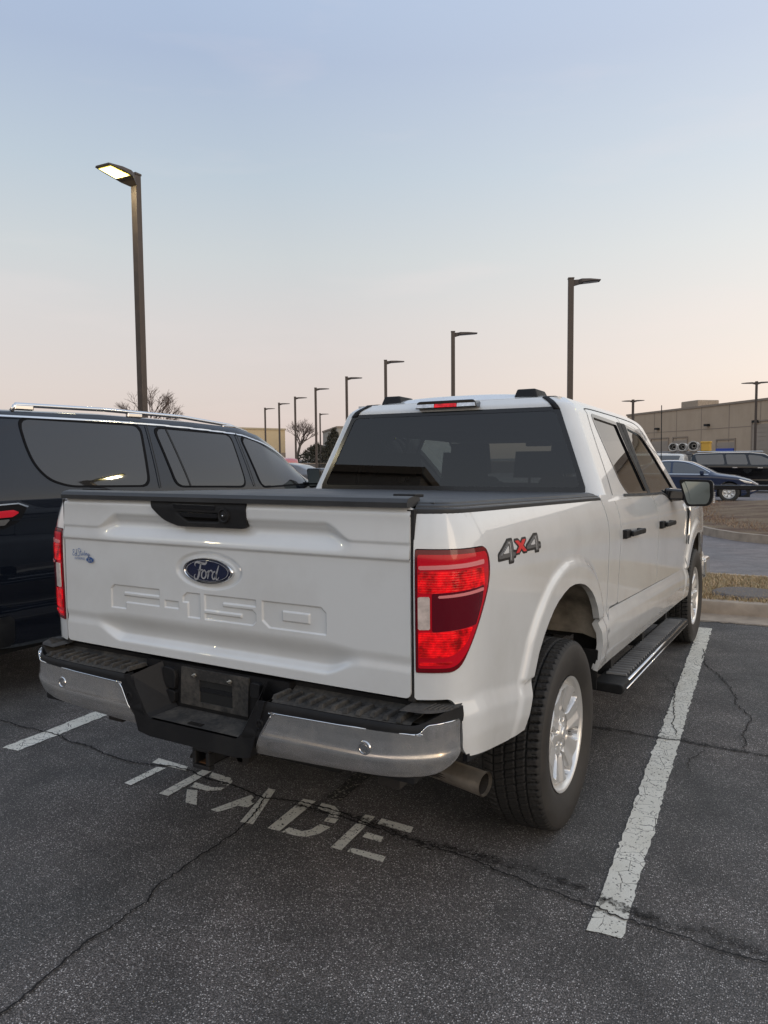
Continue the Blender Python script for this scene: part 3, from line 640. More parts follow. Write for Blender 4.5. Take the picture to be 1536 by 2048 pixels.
wr(S_([(48, 24), (42, 32), (35, 26), (40, 18), (44, 10), (38, 0), (30, 4)])); wr(S_([(50, 26), (50, 10), (52, 4), (56, 6)])); wr(S_([(45, 18), (56, 20)])); wr(S_([(58, 8), (61, 14), (58, 12), (58, 6), (64, 6)]))
wr(S_([(66, 4), (68, 14), (72, 13)])); wr(S_([(75, 24), (74, 6), (76, 4)])); wr(S_([(79, 14), (79, 5)])); wr(S_([(83, 4), (84, 13), (89, 12), (89, 4)])); wr(S_([(100, 12), (94, 10), (95, 3), (100, 6), (101, 12), (98, -6), (92, -5), (104, 8)]))
add_text(mb, 'ENTERPRISE', .0135, sx0+.012, dy, sz0-.014, sx=.86)
mb.add([(sx0+.104+.0215*math.cos(t), dy, sz0-.012+.0115*math.sin(t)) for t in np.linspace(0, 2*math.pi, 24, endpoint=False)], [tuple(range(24))])
mb.mi = 1; script_ford(mb, sx0+.104, sz0-.0125, .0098, dy-.0006)
mb.build('dealer_decal', [M['decal_blue'], M['silver']], tgate)
# spoiler strip on top of the tailgate, bed rails, tonneau cover
def extrude_y(mb, prof, y0, y1, n=8):
    m = len(prof); mb.add([(x, y0+(y1-y0)*i/n, z) for i in range(n+1) for x, z in prof], [(i*m+k, i*m+(k+1) % m, (i+1)*m+(k+1) % m, (i+1)*m+k) for i in range(n) for k in range(m)]+[tuple(range(m)), tuple(n*m+k for k in range(m))[::-1]])
mb = MB(); prof = [(-1.140, 1.436), (-1.142, 1.452), (-1.132, 1.464), (-1.10, 1.470), (-1.06, 1.466), (-1.05, 1.44)]
mb.add([(x, y+.004*(abs(x)/.8)**4, z) for x in np.linspace(-.798, .798, 17) for y, z in prof], [(i*6+k, i*6+(k+1) % 6, (i+1)*6+(k+1) % 6, (i+1)*6+k) for i in range(16) for k in range(6)]+[tuple(range(6)), tuple(96+k for k in range(6))[::-1]])
o = mb.build('tailgate_cap', M['rail'], truck, smooth=True, angle=30); fix_normals(o.data)
mb = MB()
prf = [(.000, 1.412), (.003, 1.420), (.003, 1.432), (-.003, 1.437), (-.008, 1.436), (-.010, 1.443), (-.020, 1.447), (-.025, 1.445), (-.029, 1.452), (-.050, 1.457), (-.095, 1.457), (-.11, 1.43)]
uu = np.r_[lin(U_END, -.86, .03), lin(-.80, BEDF-.03, .15), BEDF]; base_ = side(uu, np.full(uu.shape, 1.425)); nn_ = np.stack([np.interp(-uu, -PU, PN[:, 0]) , np.interp(-uu, -PU, PN[:, 1])], 1); nn_[uu > -.86] = (1, 0)
vs = []; m = len(prf)
for P, n_, u_ in zip(base_, nn_, uu):
    for d, z in prf: vs.append((P[0]+n_[0]*d-(.02 if u_ == BEDF and d < -.03 else 0), P[1]+n_[1]*d, z-(.004 if u_ == BEDF else 0)))
N_ = len(uu); mb.add(vs, [(i*m+k, i*m+(k+1) % m, (i+1)*m+(k+1) % m, (i+1)*m+k) for i in range(N_-1) for k in range(m)]+[tuple(range(m)), tuple((N_-1)*m+k for k in range(m))[::-1]])
MBrake(mb); o = mb.build('rail_cap', M['rail'], truck, smooth=True, angle=30); fix_normals(o.data); mirror_copy(o, truck)
mb = MB(); y = -1.06
for k in range(15):
    y0 = y; y1 = y+.112; mb.hexa([(-.85, y0, 1.446), (.85, y0, 1.446), (.85, y1-.010, 1.446), (-.85, y1-.010, 1.446)], [(-.85, y0, 1.4525), (.85, y0, 1.4525), (.85, y1-.006, 1.458), (-.85, y1-.006, 1.458)]); y = y1
mb.box(-.85, .85, -1.06, .62, 1.43, 1.448)
MBrake(mb).build('bed_cover', M['rail'], truck, bevel=.002)
for a in (.70, -.78): mb = MB(); mb.box(a, a+.08, -1.05, -.99, 1.466, 1.476); MBrake(mb).build('cover_clamp', M['plastic'], truck, bevel=.003)
# 4x4 decal --------------------------------------------------------
D4 = {'four': [(.62,0),(.86,0),(.86,.22),(1,.22),(1,.42),(.86,.42),(.86,1),(.60,1),(0,.42),(0,.22),(.62,.22)], 'x': [(0,0),(.30,0),(.5,.30),(.70,0),(1,0),(.68,.5),(1,1),(.70,1),(.5,.70),(.30,1),(0,1),(.32,.5)]}
def decal(name, mat, y0, y1, z0, z1, P, grow, off, sub=None, tilt=0.0):
    f = np.array(P, float); c = f.mean(0); 
    Q = [(y0+(y1-y0)*a, z0+(z1-z0)*b+tilt*a) for a, b in P]; q = np.array(Q)
    mb = MB()
    return patch(name, lambda u, v: side(u, v, off), lin(q[:, 0].min()-.02, q[:, 0].max()+.02, .004), lin(q[:, 1].min()-.02, q[:, 1].max()+.02, .003), [lambda u, z: sdp(Q, u, z)-grow], mat, bed_r if sub is None else sub, thick=.0008, post=rake)
zb4, zt4 = 1.256, 1.316
for (a, b, k, mt, tl_, z0_, z1_) in ((-.815, -.660, 'four', 'decal_grey', .0, zb4-.012, zt4), (-.655, -.545, 'x', 'decal_red', .0, zb4+.012, zt4-.005), (-.545, -.395, 'four', 'decal_grey', .0, zb4+.004, zt4+.002)):
    e = decal('decal_outline', M['decal_black'], a, b, z0_, z1_, D4[k], .0075, .0006)
    decal('decal_digit' if k == 'four' else 'decal_cross', M[mt], a, b, z0_, z1_, D4[k], -.001 if k == 'four' else .0, .0016, e)
    if k == 'four':
        hole = [(.20,.42),(.60,.42),(.60,.80)]; decal('decal_hole', WH, a, b, z0_, z1_, hole, -.001, .0028, e)
        decal('decal_shine', M['silver'], a, b, z0_, z1_, [(.66,.05),(.72,.05),(.72,.95),(.62,.95),(.10,.40),(.14,.36),(.60,.86),(.66,.86)], -.0014, .0030, e)

# doors, cab corner, rocker, fender (right side, then mirrored) --------
def body_piece(name, outline, r, holes=(), step=.02, parent=truck, thick=.02, zz=.012):
    P = rpoly(outline, r); preds = [lambda u, z: sdp(P, u, z)]+[(lambda u, z, H=H: -sdp(H, u, z)) for H in holes]
    o = patch(name, sd_side, lin(P[:, 0].min(), P[:, 0].max(), step), lin(P[:, 1].min(), P[:, 1].max(), zz), preds, WH, parent, thick=thick, post=rake)
    return o, mirror_copy(o, parent)
G = .003
corner, corner_l = body_piece('cab_corner', [(BEDF+.012, 1.445), (.925, 1.445), (.915, 1.30), (.895, 1.10), (.884, .875), (.712, .878), (BEDF+.012, .835)], [0, 0, .05, .05, .01, .01, .0])
rocker, rocker_l = body_piece('rocker_panel', [(.47, .60), (.485, .75), (.60, .76), (.71, .868), (3.12, .832), (3.19, .76), (3.22, .60), (.7, .600)], [0, 0, .02, .02, .02, .02, 0, 0])
rdoor, rdoor_l = body_piece('door', [(.932, 1.445), (1.953, 1.445), (1.963, 1.30), (1.963, .853), (.892, .871), (.905, 1.10), (.925, 1.30)], [0, 0, .1, .0, .02, .1, .05])
fdoor, fdoor_l = body_piece('door', [(1.973, 1.445), (2.22, 1.445), (2.50, 1.368), (3.05, 1.360), (3.14, 1.34), (3.14, .83), (1.973, .853)], [0, .06, .08, .01, .01, .01, 0])
fender, fender_l = body_piece('fender', [(3.148, 1.335), (4.50, 1.30), (4.60, 1.0), (4.58, .72), (4.33, .66), (3.24, .60), (3.22, .70), (3.148, .83)], [.01, .15, .2, .1, 0, 0, 0, 0], [ARCHF])
mb = MB(); mb.box(.80, .915, .62, 3.3, .62, 1.40); mb.box(-.915, -.80, .62, 3.3, .62, 1.40); mb.box(-.9, .9, .72, .76, .8, 1.44); MBrake(mb).build('inner_sill', M['black'], truck)
# door handles
def handle(y0, z0, par):
    h = []
    for s in (1, -1):
        mb = MB(); x = UP(z0)
        base = rpoly([(y0, z0-.022), (y0+.39, z0-.019), (y0+.39, z0+.019), (y0, z0+.022)], .012, 4)
        mb.prism([(y0+.0, z0-.024), (y0+.11, z0-.023), (y0+.11, z0+.023), (y0+.0, z0+.024)], lambda a, b, d: (s*d, a, b), x-.01, x+.022)
        P = rpoly([(y0+.07, z0-.014), (y0+.385, z0-.015), (y0+.40, z0), (y0+.385, z0+.015), (y0+.07, z0+.014)], .008, 3)
        mb.prism(P, lambda a, b, d: (s*d, a, b), x+.026, x+.043)
        mb.box(*sorted((s*(x-.01), s*(x+.035))), y0+.35, y0+.39, z0-.014, z0+.014); mb.box(*sorted((s*(x+.0), s*(x+.04))), y0+.09, y0+.14, z0-.014, z0+.014)
        o = MBrake(mb).build('handle', M['plastic'], par[0 if s > 0 else 1], bevel=.007, seg=3); fix_normals(o.data)
handle(.955, 1.232, (rdoor, rdoor_l)); handle(1.99, 1.228, (fdoor, fdoor_l))
# fuel-door side vent trim on fender
for s, par in ((1, fender), (-1, fender_l)):
    mb = MB(); mb.tube([(s*.968, 3.17, 1.34), (s*.975, 3.20, 1.27), (s*.974, 3.165, 1.10), (s*.970, 3.15, 1.02)], .011, 8); MBrake(mb).build('vent_trim', M['bright'], par, smooth=True)
    mb = MB(); mb.hexa([(s*.945, 3.155, 1.30), (s*.945, 3.26, 1.30), (s*.945, 3.20, 1.08), (s*.945, 3.155, 1.08)], [(s*.973, 3.155, 1.30), (s*.966, 3.26, 1.30), (s*.966, 3.20, 1.08), (s*.973, 3.155, 1.08)]); o = MBrake(mb).build('vent', M['gloss_black'], par); fix_normals(o.data)

# greenhouse -----------------------------------------------------------
GX = smoothprof([1.30, 1.40, 1.44, 1.62, 1.80, 1.90, 1.935, 1.955, 1.968], [.955, .935, .912, .838, .765, .728, .700, .672, .640], .010)
def rear_y(z): return .735+(z-1.45)*.235+.30*np.maximum(0, z-1.93)*3
def gh(u, z, off=0.0):
    """side of the cab above the belt, u = y, wraps round the rear corner for u < yc"""
    x = GX(z)+off; yr = rear_y(z); R_ = .07; yc = yr+R_
    # side: slight plan curvature
    x = x-.010*((u-1.9)/1.2)**2*np.where(u > 1.9, 1.6, .4)
    w = np.clip((yc-u)/.11, 0, 1)*math.pi/2          # corner angle
    X = np.where(u < yc, x-(R_+off)*(1-np.cos(w)), x); Y = np.where(u < yc, yc-(R_+off)*np.sin(w), u)
    return np.stack([X, Y, z], -1)
# unfolded coordinate: rear corner ends at yc-.20; below: windows given by (y,z) polygons on the flat part
RW = rpoly([(1.175, 1.885), (1.735, 1.872), (1.838, 1.440), (1.33, 1.440), (1.235, 1.50)], [.03, .02, .01, .10, .12])
FW = rpoly([(2.0, 1.872), (2.42, 1.842), (2.62, 1.715), (2.86, 1.500), (2.985, 1.385), (2.60, 1.370), (2.36, 1.438), (1.935, 1.438)], [.02, .10, .10, .05, .01, .03, .09, .01])
GHP = [(.30, 1.40), (.30, 1.968), (2.45, 1.968), (2.58, 1.93), (2.80, 1.74), (3.00, 1.555), (3.22, 1.335), (2.55, 1.335), (2.3, 1.43), (2.2, 1.43)]
def lower_left(u, z): return rear_y(z)+.07-.109-u
cs = patch('cab_frame', lambda u, v: gh(u, v), lin(.60, 3.3, .018), lin(1.35, 1.968, .010), [lower_left, lambda u, z: sdp(GHP, u, z), lambda u, z: -sdp(RW, u, z), lambda u, z: -sdp(FW, u, z)], WH, truck, thick=.02, post=rake)
cs_l = mirror_copy(cs, truck)
# door frame seams: thin dark lines proud of the frame
def seam(pts, w=.004, par=None, mat=None, off=.0015, name='door_seam', r=.02):
    for s, p_ in ((1, cs), (-1, cs_l)):
        P = catmull(pts, 8) if len(pts) > 2 else np.array(pts); t = np.gradient(P, axis=0); t /= np.linalg.norm(t, axis=1, keepdims=True); n = np.stack([-t[:, 1], t[:, 0]], 1)
        A = P+n*w/2; B = P-n*w/2; XA = rake(gh(A[:, 0], A[:, 1], off)); XB = rake(gh(B[:, 0], B[:, 1], off)); XA[:, 0] *= s; XB[:, 0] *= s; m = len(P)
        mb = MB(); mb.add(np.vstack([XA, XB]), [(i, i+1, i+m+1, i+m) for i in range(m-1)]); mb.build(name, mat or M['black'], p_)
seam([(.94, 1.44), (.99, 1.55), (1.045, 1.75), (1.085, 1.88), (1.12, 1.918), (1.6, 1.925), (2.2, 1.92), (2.42, 1.90), (2.58, 1.82), (2.80, 1.64)], .006)
seam([(1.965, 1.44), (1.885, 1.70), (1.85, 1.92)], .006)
# window rubbers and glass
def win(P, tint, par_names):
    for s, p_ in ((1, cs), (-1, cs_l)):
        if s == 1:
            g_ = patch('window', lambda u, v: gh(u, v, -.008), lin(P[:, 0].min(), P[:, 0].max(), .03), lin(P[:, 1].min(), P[:, 1].max(), .02), [lambda u, z: sdp(P, u, z)-.006], tint, p_, thick=0, post=rake)
            f_ = patch('window_frame', lambda u, v: gh(u, v, .002), lin(P[:, 0].min()-.03, P[:, 0].max()+.03, .008), lin(P[:, 1].min()-.03, P[:, 1].max()+.03, .006), [lambda u, z: sdp(P, u, z)-.012, lambda u, z: -sdp(P, u, z)-.010], M['gloss_black'], g_, thick=.010, post=rake)
        else:
            g2 = mirror_copy(g_, p_); mirror_copy(f_, g2)
win(RW, M['tint'], 0); win(FW, glass('side_glass', (.34, .37, .34), ior=1.7), 0)
seam([(1.18, 1.437), (1.6, 1.433), (2.1, 1.431), (2.33, 1.431), (2.46, 1.405), (2.56, 1.368), (2.75, 1.362), (3.0, 1.366)], .014, None, M['plastic'], .006, 'belt_moulding')
# B pillar applique (dark) between windows
BP = rpoly([(1.745, 1.885), (1.99, 1.885), (1.935, 1.436), (1.848, 1.436)], .008)
o = patch('pillar_trim', lambda u, v: gh(u, v, .0035), lin(1.72, 2.0, .012), lin(1.43, 1.89, .02), [lambda u, z: sdp(BP, u, z), lambda u, z: -(np.abs(u-np.interp(z, [1.44, 1.70, 1.92], [1.958, 1.885, 1.850])-.0)-.006)], M['plastic'], cs, thick=.004, post=rake); mirror_copy(o, cs_l)
# rear face of the cab: frame with window, top of roof
def rearface(x, z, off=0.0):
    ex = GX(z)-.13; a = np.clip(np.abs(x)/np.maximum(ex, .1), 0, 1.0)
    y = rear_y(z)-off+.0*x+.035*a**2.5*0
    bow = -.045*(1-(x/.62)**2)*np.clip((z-1.30)/.5, 0, 1)
    return np.stack([x, y+bow*np.clip(1-(a)**6, 0, 1)*0+.0, z], -1)
# the corner ends at x = GX-.13, y=rear_y
def rear_pred(x, z): return np.abs(x)-(GX(z)-.068)
RWIN = rpoly([(-.648, 1.908), (.648, 1.908), (.822, 1.47), (.822, 1.452), (-.822, 1.452), (-.822, 1.47)], [.02, .02, .01, .01, .01, .01])
# make glass extend wider: white frame only outside of RWIN
cr = patch('cab_rear', rearface, lin(-.86, .86, .02), lin(1.40, 1.968, .010), [rear_pred, lambda x, z: -sdp(RWIN, x, z)], WH, truck, thick=.02, inward=(0, 1, 0), post=rake, flip=False)
rg = patch('rear_window', lambda x, z: rearface(x, z, -.002), lin(-.82, .82, .04), lin(1.445, 1.915, .03), [lambda x, z: sdp(RWIN, x, z)-.004], glass('rear_glass', (.12, .125, .115), ior=1.62), truck, thick=0, post=rake)
FR = rpoly([(-.630, 1.888), (.630, 1.888), (.795, 1.48), (-.795, 1.48)], .03)
patch('window_frit', lambda x, z: rearface(x, z, .001), lin(-.82, .82, .012), lin(1.445, 1.915, .008), [lambda x, z: sdp(RWIN, x, z)-.003, lambda x, z: -sdp(FR, x, z)], M['fritt'], rg, thick=0, post=rake)
# roof skin
def roof(x, y):
    e = .640-.010*np.clip((y-1.9)/1.2, 0, 1)**2*1.6; t = np.clip(np.abs(x)/e, 0, 1); yr = rear_y(1.968)
    z = 1.968+.047*(1-t**2.6)*sst(yr-.01, yr+.14, y)**.8*(1-.9*sst(1.9, 2.75, y)**1.6)
    z = z-.0*y+ .012*(1-t**2)*np.clip((y-yr)/1.0, 0, 1)
    return np.stack([x, y, z-.10*np.clip((y-1.95)/.8, 0, 2)**2], -1)
yr0 = float(rear_y(1.968))
patch('roof', roof, lin(-.64, .64, .02), lin(yr0, 2.55, .015), [], WH, truck, thick=.02, post=rake, flip=False)
for s in (1, -1):       # black mouldings at the upper corners of the rear window
    rows = []
    for z in np.linspace(1.897, 1.966, 8): c = float(GX(z))-.068-.022; rows.append((c, float(rear_y(z))-.004, z))
    c0 = rows[-1][0]
    for y in (yr0+.004, yr0+.03, yr0+.06, yr0+.10, yr0+.2, 1.6, 2.3):
        zz = roof(np.array([c0]), np.array([max(y, yr0+.001)]))[0][2]+.003; rows.append((c0, y, float(zz)))
    P = np.array(rows); n = len(P); W = .019; vs = [(s*(x-W), y, z) for x, y, z in P]+[(s*(x+W), y, z-.001) for x, y, z in P]
    mb = MB(); mb.add(vs, [(i, i+1, n+i+1, n+i) for i in range(n-1)]); o = MBrake(mb).build('roof_moulding', M['plastic'], truck, smooth=True); fix_normals(o.data)
    sm = o.modifiers.new('solid', 'SOLIDIFY'); sm.thickness = .004; sm.offset = 0
# third brake light on the roof edge
bl = MB(); bl.prism(rpoly([(-.195, 1.925), (.195, 1.925), (.180, 1.968), (-.180, 1.968)], [.008, .008, .02, .02]), lambda a, b, d: (a, d, b), .800, .90)
bl = MBrake(bl).build('brake_light', M['gloss_black'], truck, bevel=.004)
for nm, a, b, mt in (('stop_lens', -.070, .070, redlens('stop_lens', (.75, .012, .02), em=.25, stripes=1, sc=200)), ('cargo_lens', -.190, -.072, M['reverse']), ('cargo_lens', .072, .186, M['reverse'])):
    t = .004 if a < -.1 else 0; mb = MB(); mb.prism(rpoly([(a, 1.929), (b, 1.929), (b-(.008 if b > .1 else 0), 1.966), (a+(.008 if a < -.1 else 0), 1.966)], .003), lambda p, q, d: (p, d+(q-1.93)*.25, q), .795, .82)
    o = MBrake(mb).build(nm, mt, bl, bevel=.002)
clr = simple('clear_lens', (.70, .70, .70), .12, .55, coat=1, bump=.4, bscale=90, var=.3, vscale=40)
for o in bl.children:
    if o.name.startswith('cargo'): o.data.materials[0] = clr
for s in (1, -1):
    mb = MB(); x = s*.43; b0 = [(x-.070, .93, 1.975), (x+.070, .93, 1.975), (x+.070, 1.15, 1.975), (x-.070, 1.15, 1.975)]; t0 = [(x-.056, .950, 2.026), (x+.050, .950, 2.026), (x+.050, 1.12, 2.026), (x-.056, 1.12, 2.026)]
    mb.hexa(b0, t0); MBrake(mb).build('roof_rack_foot', M['plastic'], truck, bevel=.008, seg=3)
# windscreen + pillars + bonnet + nose
mb = MB(); Y = lambda z: 2.42+(1.90-z)*1.38
rows = [];
for z in np.linspace(1.34, 1.925, 8):
    for k in range(13):
        t = -1+2*k/12; e = float(GX(z))-.05; rows.append((t*e, Y(z)+.16*(1-t*t), z))
mb.add(rows, [(i*13+k, i*13+k+1, (i+1)*13+k+1, (i+1)*13+k) for i in range(7) for k in range(12)])
MBrake(mb).build('windscreen', M['clear'], truck, smooth=True)
def hood(x, y):
    t = np.abs(x)/.93; z = 1.338+.035*(1-t**3)*np.ones_like(y)-.05*sst(.80, 1.0, t)*0-.03*np.clip((y-3.2)/1.4, 0, 1)-.16*sst(4.2, 4.62, y)**2; return np.stack([x*(1-.05*sst(4.0, 4.6, y)), y, z], -1)
patch('bonnet', hood, lin(-.93, .93, .03), lin(2.95, 4.60, .03), [lambda x, y: 3.0+.12*(1-(x/.9)**2)-y], WH, truck, thick=.03, inward=(0, 0, -1), post=rake)
mb = MB(); mb.prism(rpoly([(-.90, .70), (.90, .70), (.90, 1.20), (-.90, 1.20)], .06), lambda a, b, d: (a, d, b), 4.15, 4.60); MBrake(mb).build('grille', M['gloss_black'], truck, bevel=.03)
mb = MB(); mb.prism(rpoly([(-.97, .62), (.97, .62), (.97, .80), (-.97, .80)], .03), lambda a, b, d: (a, d-.12*(abs(a)/.97)**3, b), 4.40, 4.70); MBrake(mb).build('front_bumper', M['chrome'], truck, bevel=.02)
mb = MB(); mb.tube([(.80, 2.95, 1.37), (.80, 2.95, 1.40)], .02, 10); mb.tube([(.80, 2.95, 1.38), (.80, 2.92, 2.085)], .0035, 6); MBrake(mb).build('antenna', M['black'], truck)
# mirrors
def mirror(s):
    f_ = lambda a, b, d: (s*a, d, b)
    H = rpoly([(1.002, 1.425), (1.222, 1.420), (1.228, 1.30), (1.205, 1.242), (1.068, 1.236), (1.050, 1.25)], [.025, .03, .03, .03, .02, .02])
    mb = MB(); mb.prism(H, f_, 2.462, 2.50); c = H.mean(0); H2 = c+(H-c)*.80
    n = len(H); vs = [f_(a, b, 2.50) for a, b in H]+[f_(a, b, 2.60) for a, b in c+(H-c)*.92]+[f_(a, b, 2.66) for a, b in H2*1]+[f_(a, b, 2.68) for a, b in c+(H-c)*.4]
    mb.mi = 1; mb.add(vs, [(k*n+i, k*n+(i+1) % n, (k+1)*n+(i+1) % n, (k+1)*n+i) for k in range(3) for i in range(n)]+[tuple(3*n+i for i in range(n))])
    m_ = mb.build('mirror', [M['plastic'], WH], truck, smooth=True, angle=35); fix_normals(m_.data)
    G_ = rpoly([(1.020, 1.411), (1.205, 1.407), (1.210, 1.305), (1.193, 1.256), (1.078, 1.251), (1.064, 1.262)], [.018, .02, .02, .02, .015, .015])
    mb = MB(); mb.add([(s*a, 2.4600-.06*(b-1.24)-.05*(a-1.0), b) for a, b in G_], [tuple(range(len(G_)))[::1 if s > 0 else -1]]); g_ = mb.build('mirror_glass', M['reflmirror'], m_)
    g_.location = (0, -.001, 0)
    mb = MB(); mb.hexa([(s*.90, 2.50, 1.275), (s*1.04, 2.50, 1.275), (s*1.04, 2.58, 1.275), (s*.90, 2.62, 1.275)], [(s*.90, 2.50, 1.36), (s*1.04, 2.50, 1.35), (s*1.04, 2.58, 1.35), (s*.90, 2.62, 1.36)]); o = mb.build('mirror_arm', M['gloss_black'], m_, bevel=.015, seg=3); fix_normals(o.data)
    mb = MB()
    for k in range(6): mb.box(*sorted((s*1.222, s*1.234)), 2.49, 2.53, 1.262+k*.013, 1.270+k*.013)
    mb.build('signal_lamp', clr, m_)
mirror(1); mirror(-1)
# interior
it = MB(); it.box(-.78, .78, .80, 3.0, .75, .80)
it.box(-.74, .74, 1.02, 1.16, .8, 1.50); it.box(-.74, .74, 1.1, 1.6, .8, 1.08)
MBrake(it).build('seat_bench', M['seat'], truck, bevel=.04, seg=3)
def hrest(x, y, z0, w=.26, h=.20):
    mb = MB(); mb.hexa([(x-w/2, y, z0), (x+w/2, y, z0), (x+w/2, y+.09, z0), (x-w/2, y+.09, z0)], [(x-w/2+.02, y-.01, z0+h), (x+w/2-.02, y-.01, z0+h), (x+w/2-.02, y+.09, z0+h), (x-w/2+.02, y+.09, z0+h)])
    mb.tube([(x-.05, y+.04, z0-.1), (x-.05, y+.04, z0+.02)], .008); mb.tube([(x+.05, y+.04, z0-.1), (x+.05, y+.04, z0+.02)], .008)
    MBrake(mb).build('headrest', M['seat'], truck, bevel=.03, seg=3)
for x in (-.44, .0, .46): hrest(x, 1.02, 1.53, .27, .15)
for x in (-.38, .38):
    hrest(x, 1.98, 1.56, .30, .22); mb = MB(); mb.hexa([(x-.25, 1.9, .85), (x+.25, 1.9, .85), (x+.25, 2.1, .85), (x-.25, 2.1, .85)], [(x-.22, 1.92, 1.54), (x+.22, 1.92, 1.54), (x+.22, 2.08, 1.54), (x-.22, 2.08, 1.54)]); MBrake(mb).build('front_seat', M['seat'], truck, bevel=.05, seg=3)
mb = MB(); mb.hexa([(-.80, 2.65, .9), (.80, 2.65, .9), (.80, 3.05, .9), (-.80, 3.05, .9)], [(-.80, 2.75, 1.33), (.80, 2.75, 1.33), (.80, 3.05, 1.34), (-.80, 3.05, 1.34)]); MBrake(mb).build('dashboard', M['seat'], truck, bevel=.04)
mb = MB(); n = 28; mb.tube([(-.38+.18*math.cos(2*math.pi*k/n), 2.52-.06*math.sin(2*math.pi*k/n), 1.33+.17*math.sin(2*math.pi*k/n)) for k in range(n+1)], .015, 8, cap=False); MBrake(mb).build('steering_wheel', M['gloss_black'], truck, smooth=True)
mb = MB(); mb.box(-.62, .62, 1.0, 2.50, 1.80, 1.94); MBrake(mb).build('headliner', M['headliner'], truck)
mb = MB(); mb.box(-.10, .10, 2.42, 2.45, 1.77, 1.83); MBrake(mb).build('inner_mirror', M['gloss_black'], truck, bevel=.01)

# rear bumper ------------------------------------------------------------
BP_ = catmull([(-.345, -1.246), (0, -1.247), (.345, -1.246), (.60, -1.240), (.78, -1.228), (.865, -1.210), (.915, -1.180), (.940, -1.14), (.950, -1.10), (.953, -1.05)][2:], 14)
bs = np.r_[0, np.cumsum(np.linalg.norm(np.diff(BP_, axis=0), axis=1))]; tb = np.gradient(BP_, axis=0); tb /= np.linalg.norm(tb, axis=1, keepdims=True); nb_ = np.stack([tb[:, 1], -tb[:, 0]], 1)
CH = smoothprof([.58, .615, .64, .685, .70, .74, .78, .83], [-.050, -.028, -.010, .006, .000, -.002, .000, -.006], .007)
def bump_r(s, z, off=0):
    h = CH(z-(.02*sst(.35, .62, s)))+off; X = np.interp(s, bs, BP_[:, 0])+np.where(s < 0, s, 0); Yy = np.interp(s, bs, BP_[:, 1]); nx = np.interp(s, bs, nb_[:, 0]); ny_ = np.interp(s, bs, nb_[:, 1]); return np.stack([X+nx*h, Yy+ny_*h, z], -1)
sE = float(bs[-1])-.045
CRO = rpoly([(.012, .768), (.505, .776), (.53, .777), (.555, .805), (.60, .808), (sE, .806), (sE, .695), (.60, .655), (.45, .634), (-.085, .608)], [.02, .0, .02, .01, .01, .01, .05, .06, .05, .01])
cb = patch('chrome_end', lambda s, z: bump_r(s, z, .002), lin(-.09, sE, .01), lin(.60, .81, .006), [lambda s, z: sdp(CRO, s, z)], M['chrome'], truck, thick=.02)
mb = MB(); mb.lathe([(0, .004), (.010, .004), (.011, .001), (.014, .001), (.016, .004), (.021, .003), (.023, -.002)], 26, lambda x, y, h: (.700+x, -1.236-h, .715+y)); sn = mb.build('parking_sensor', M['bright'], cb, smooth=True, angle=40)
E_ = rpoly([(-.082, .612), (.012, .768), (.505, .776), (.53, .777), (.555, .805), (.60, .808), (sE-.01, .806)], [0, .02, 0, .02, .01, .01, 0])
mb = MB(); mb.tube([tuple(bump_r(np.array([a]), np.array([b]), .002)[0]) for a, b in catmull(E_, 2)], .0028, 6); ce = mb.build('edge_highlight', M['bright'], cb, smooth=True)  # bright tube added as the bevel highlight along the chrome edge
cbl = mirror_copy(cb, truck); mirror_copy(sn, cbl); mirror_copy(ce, cbl)
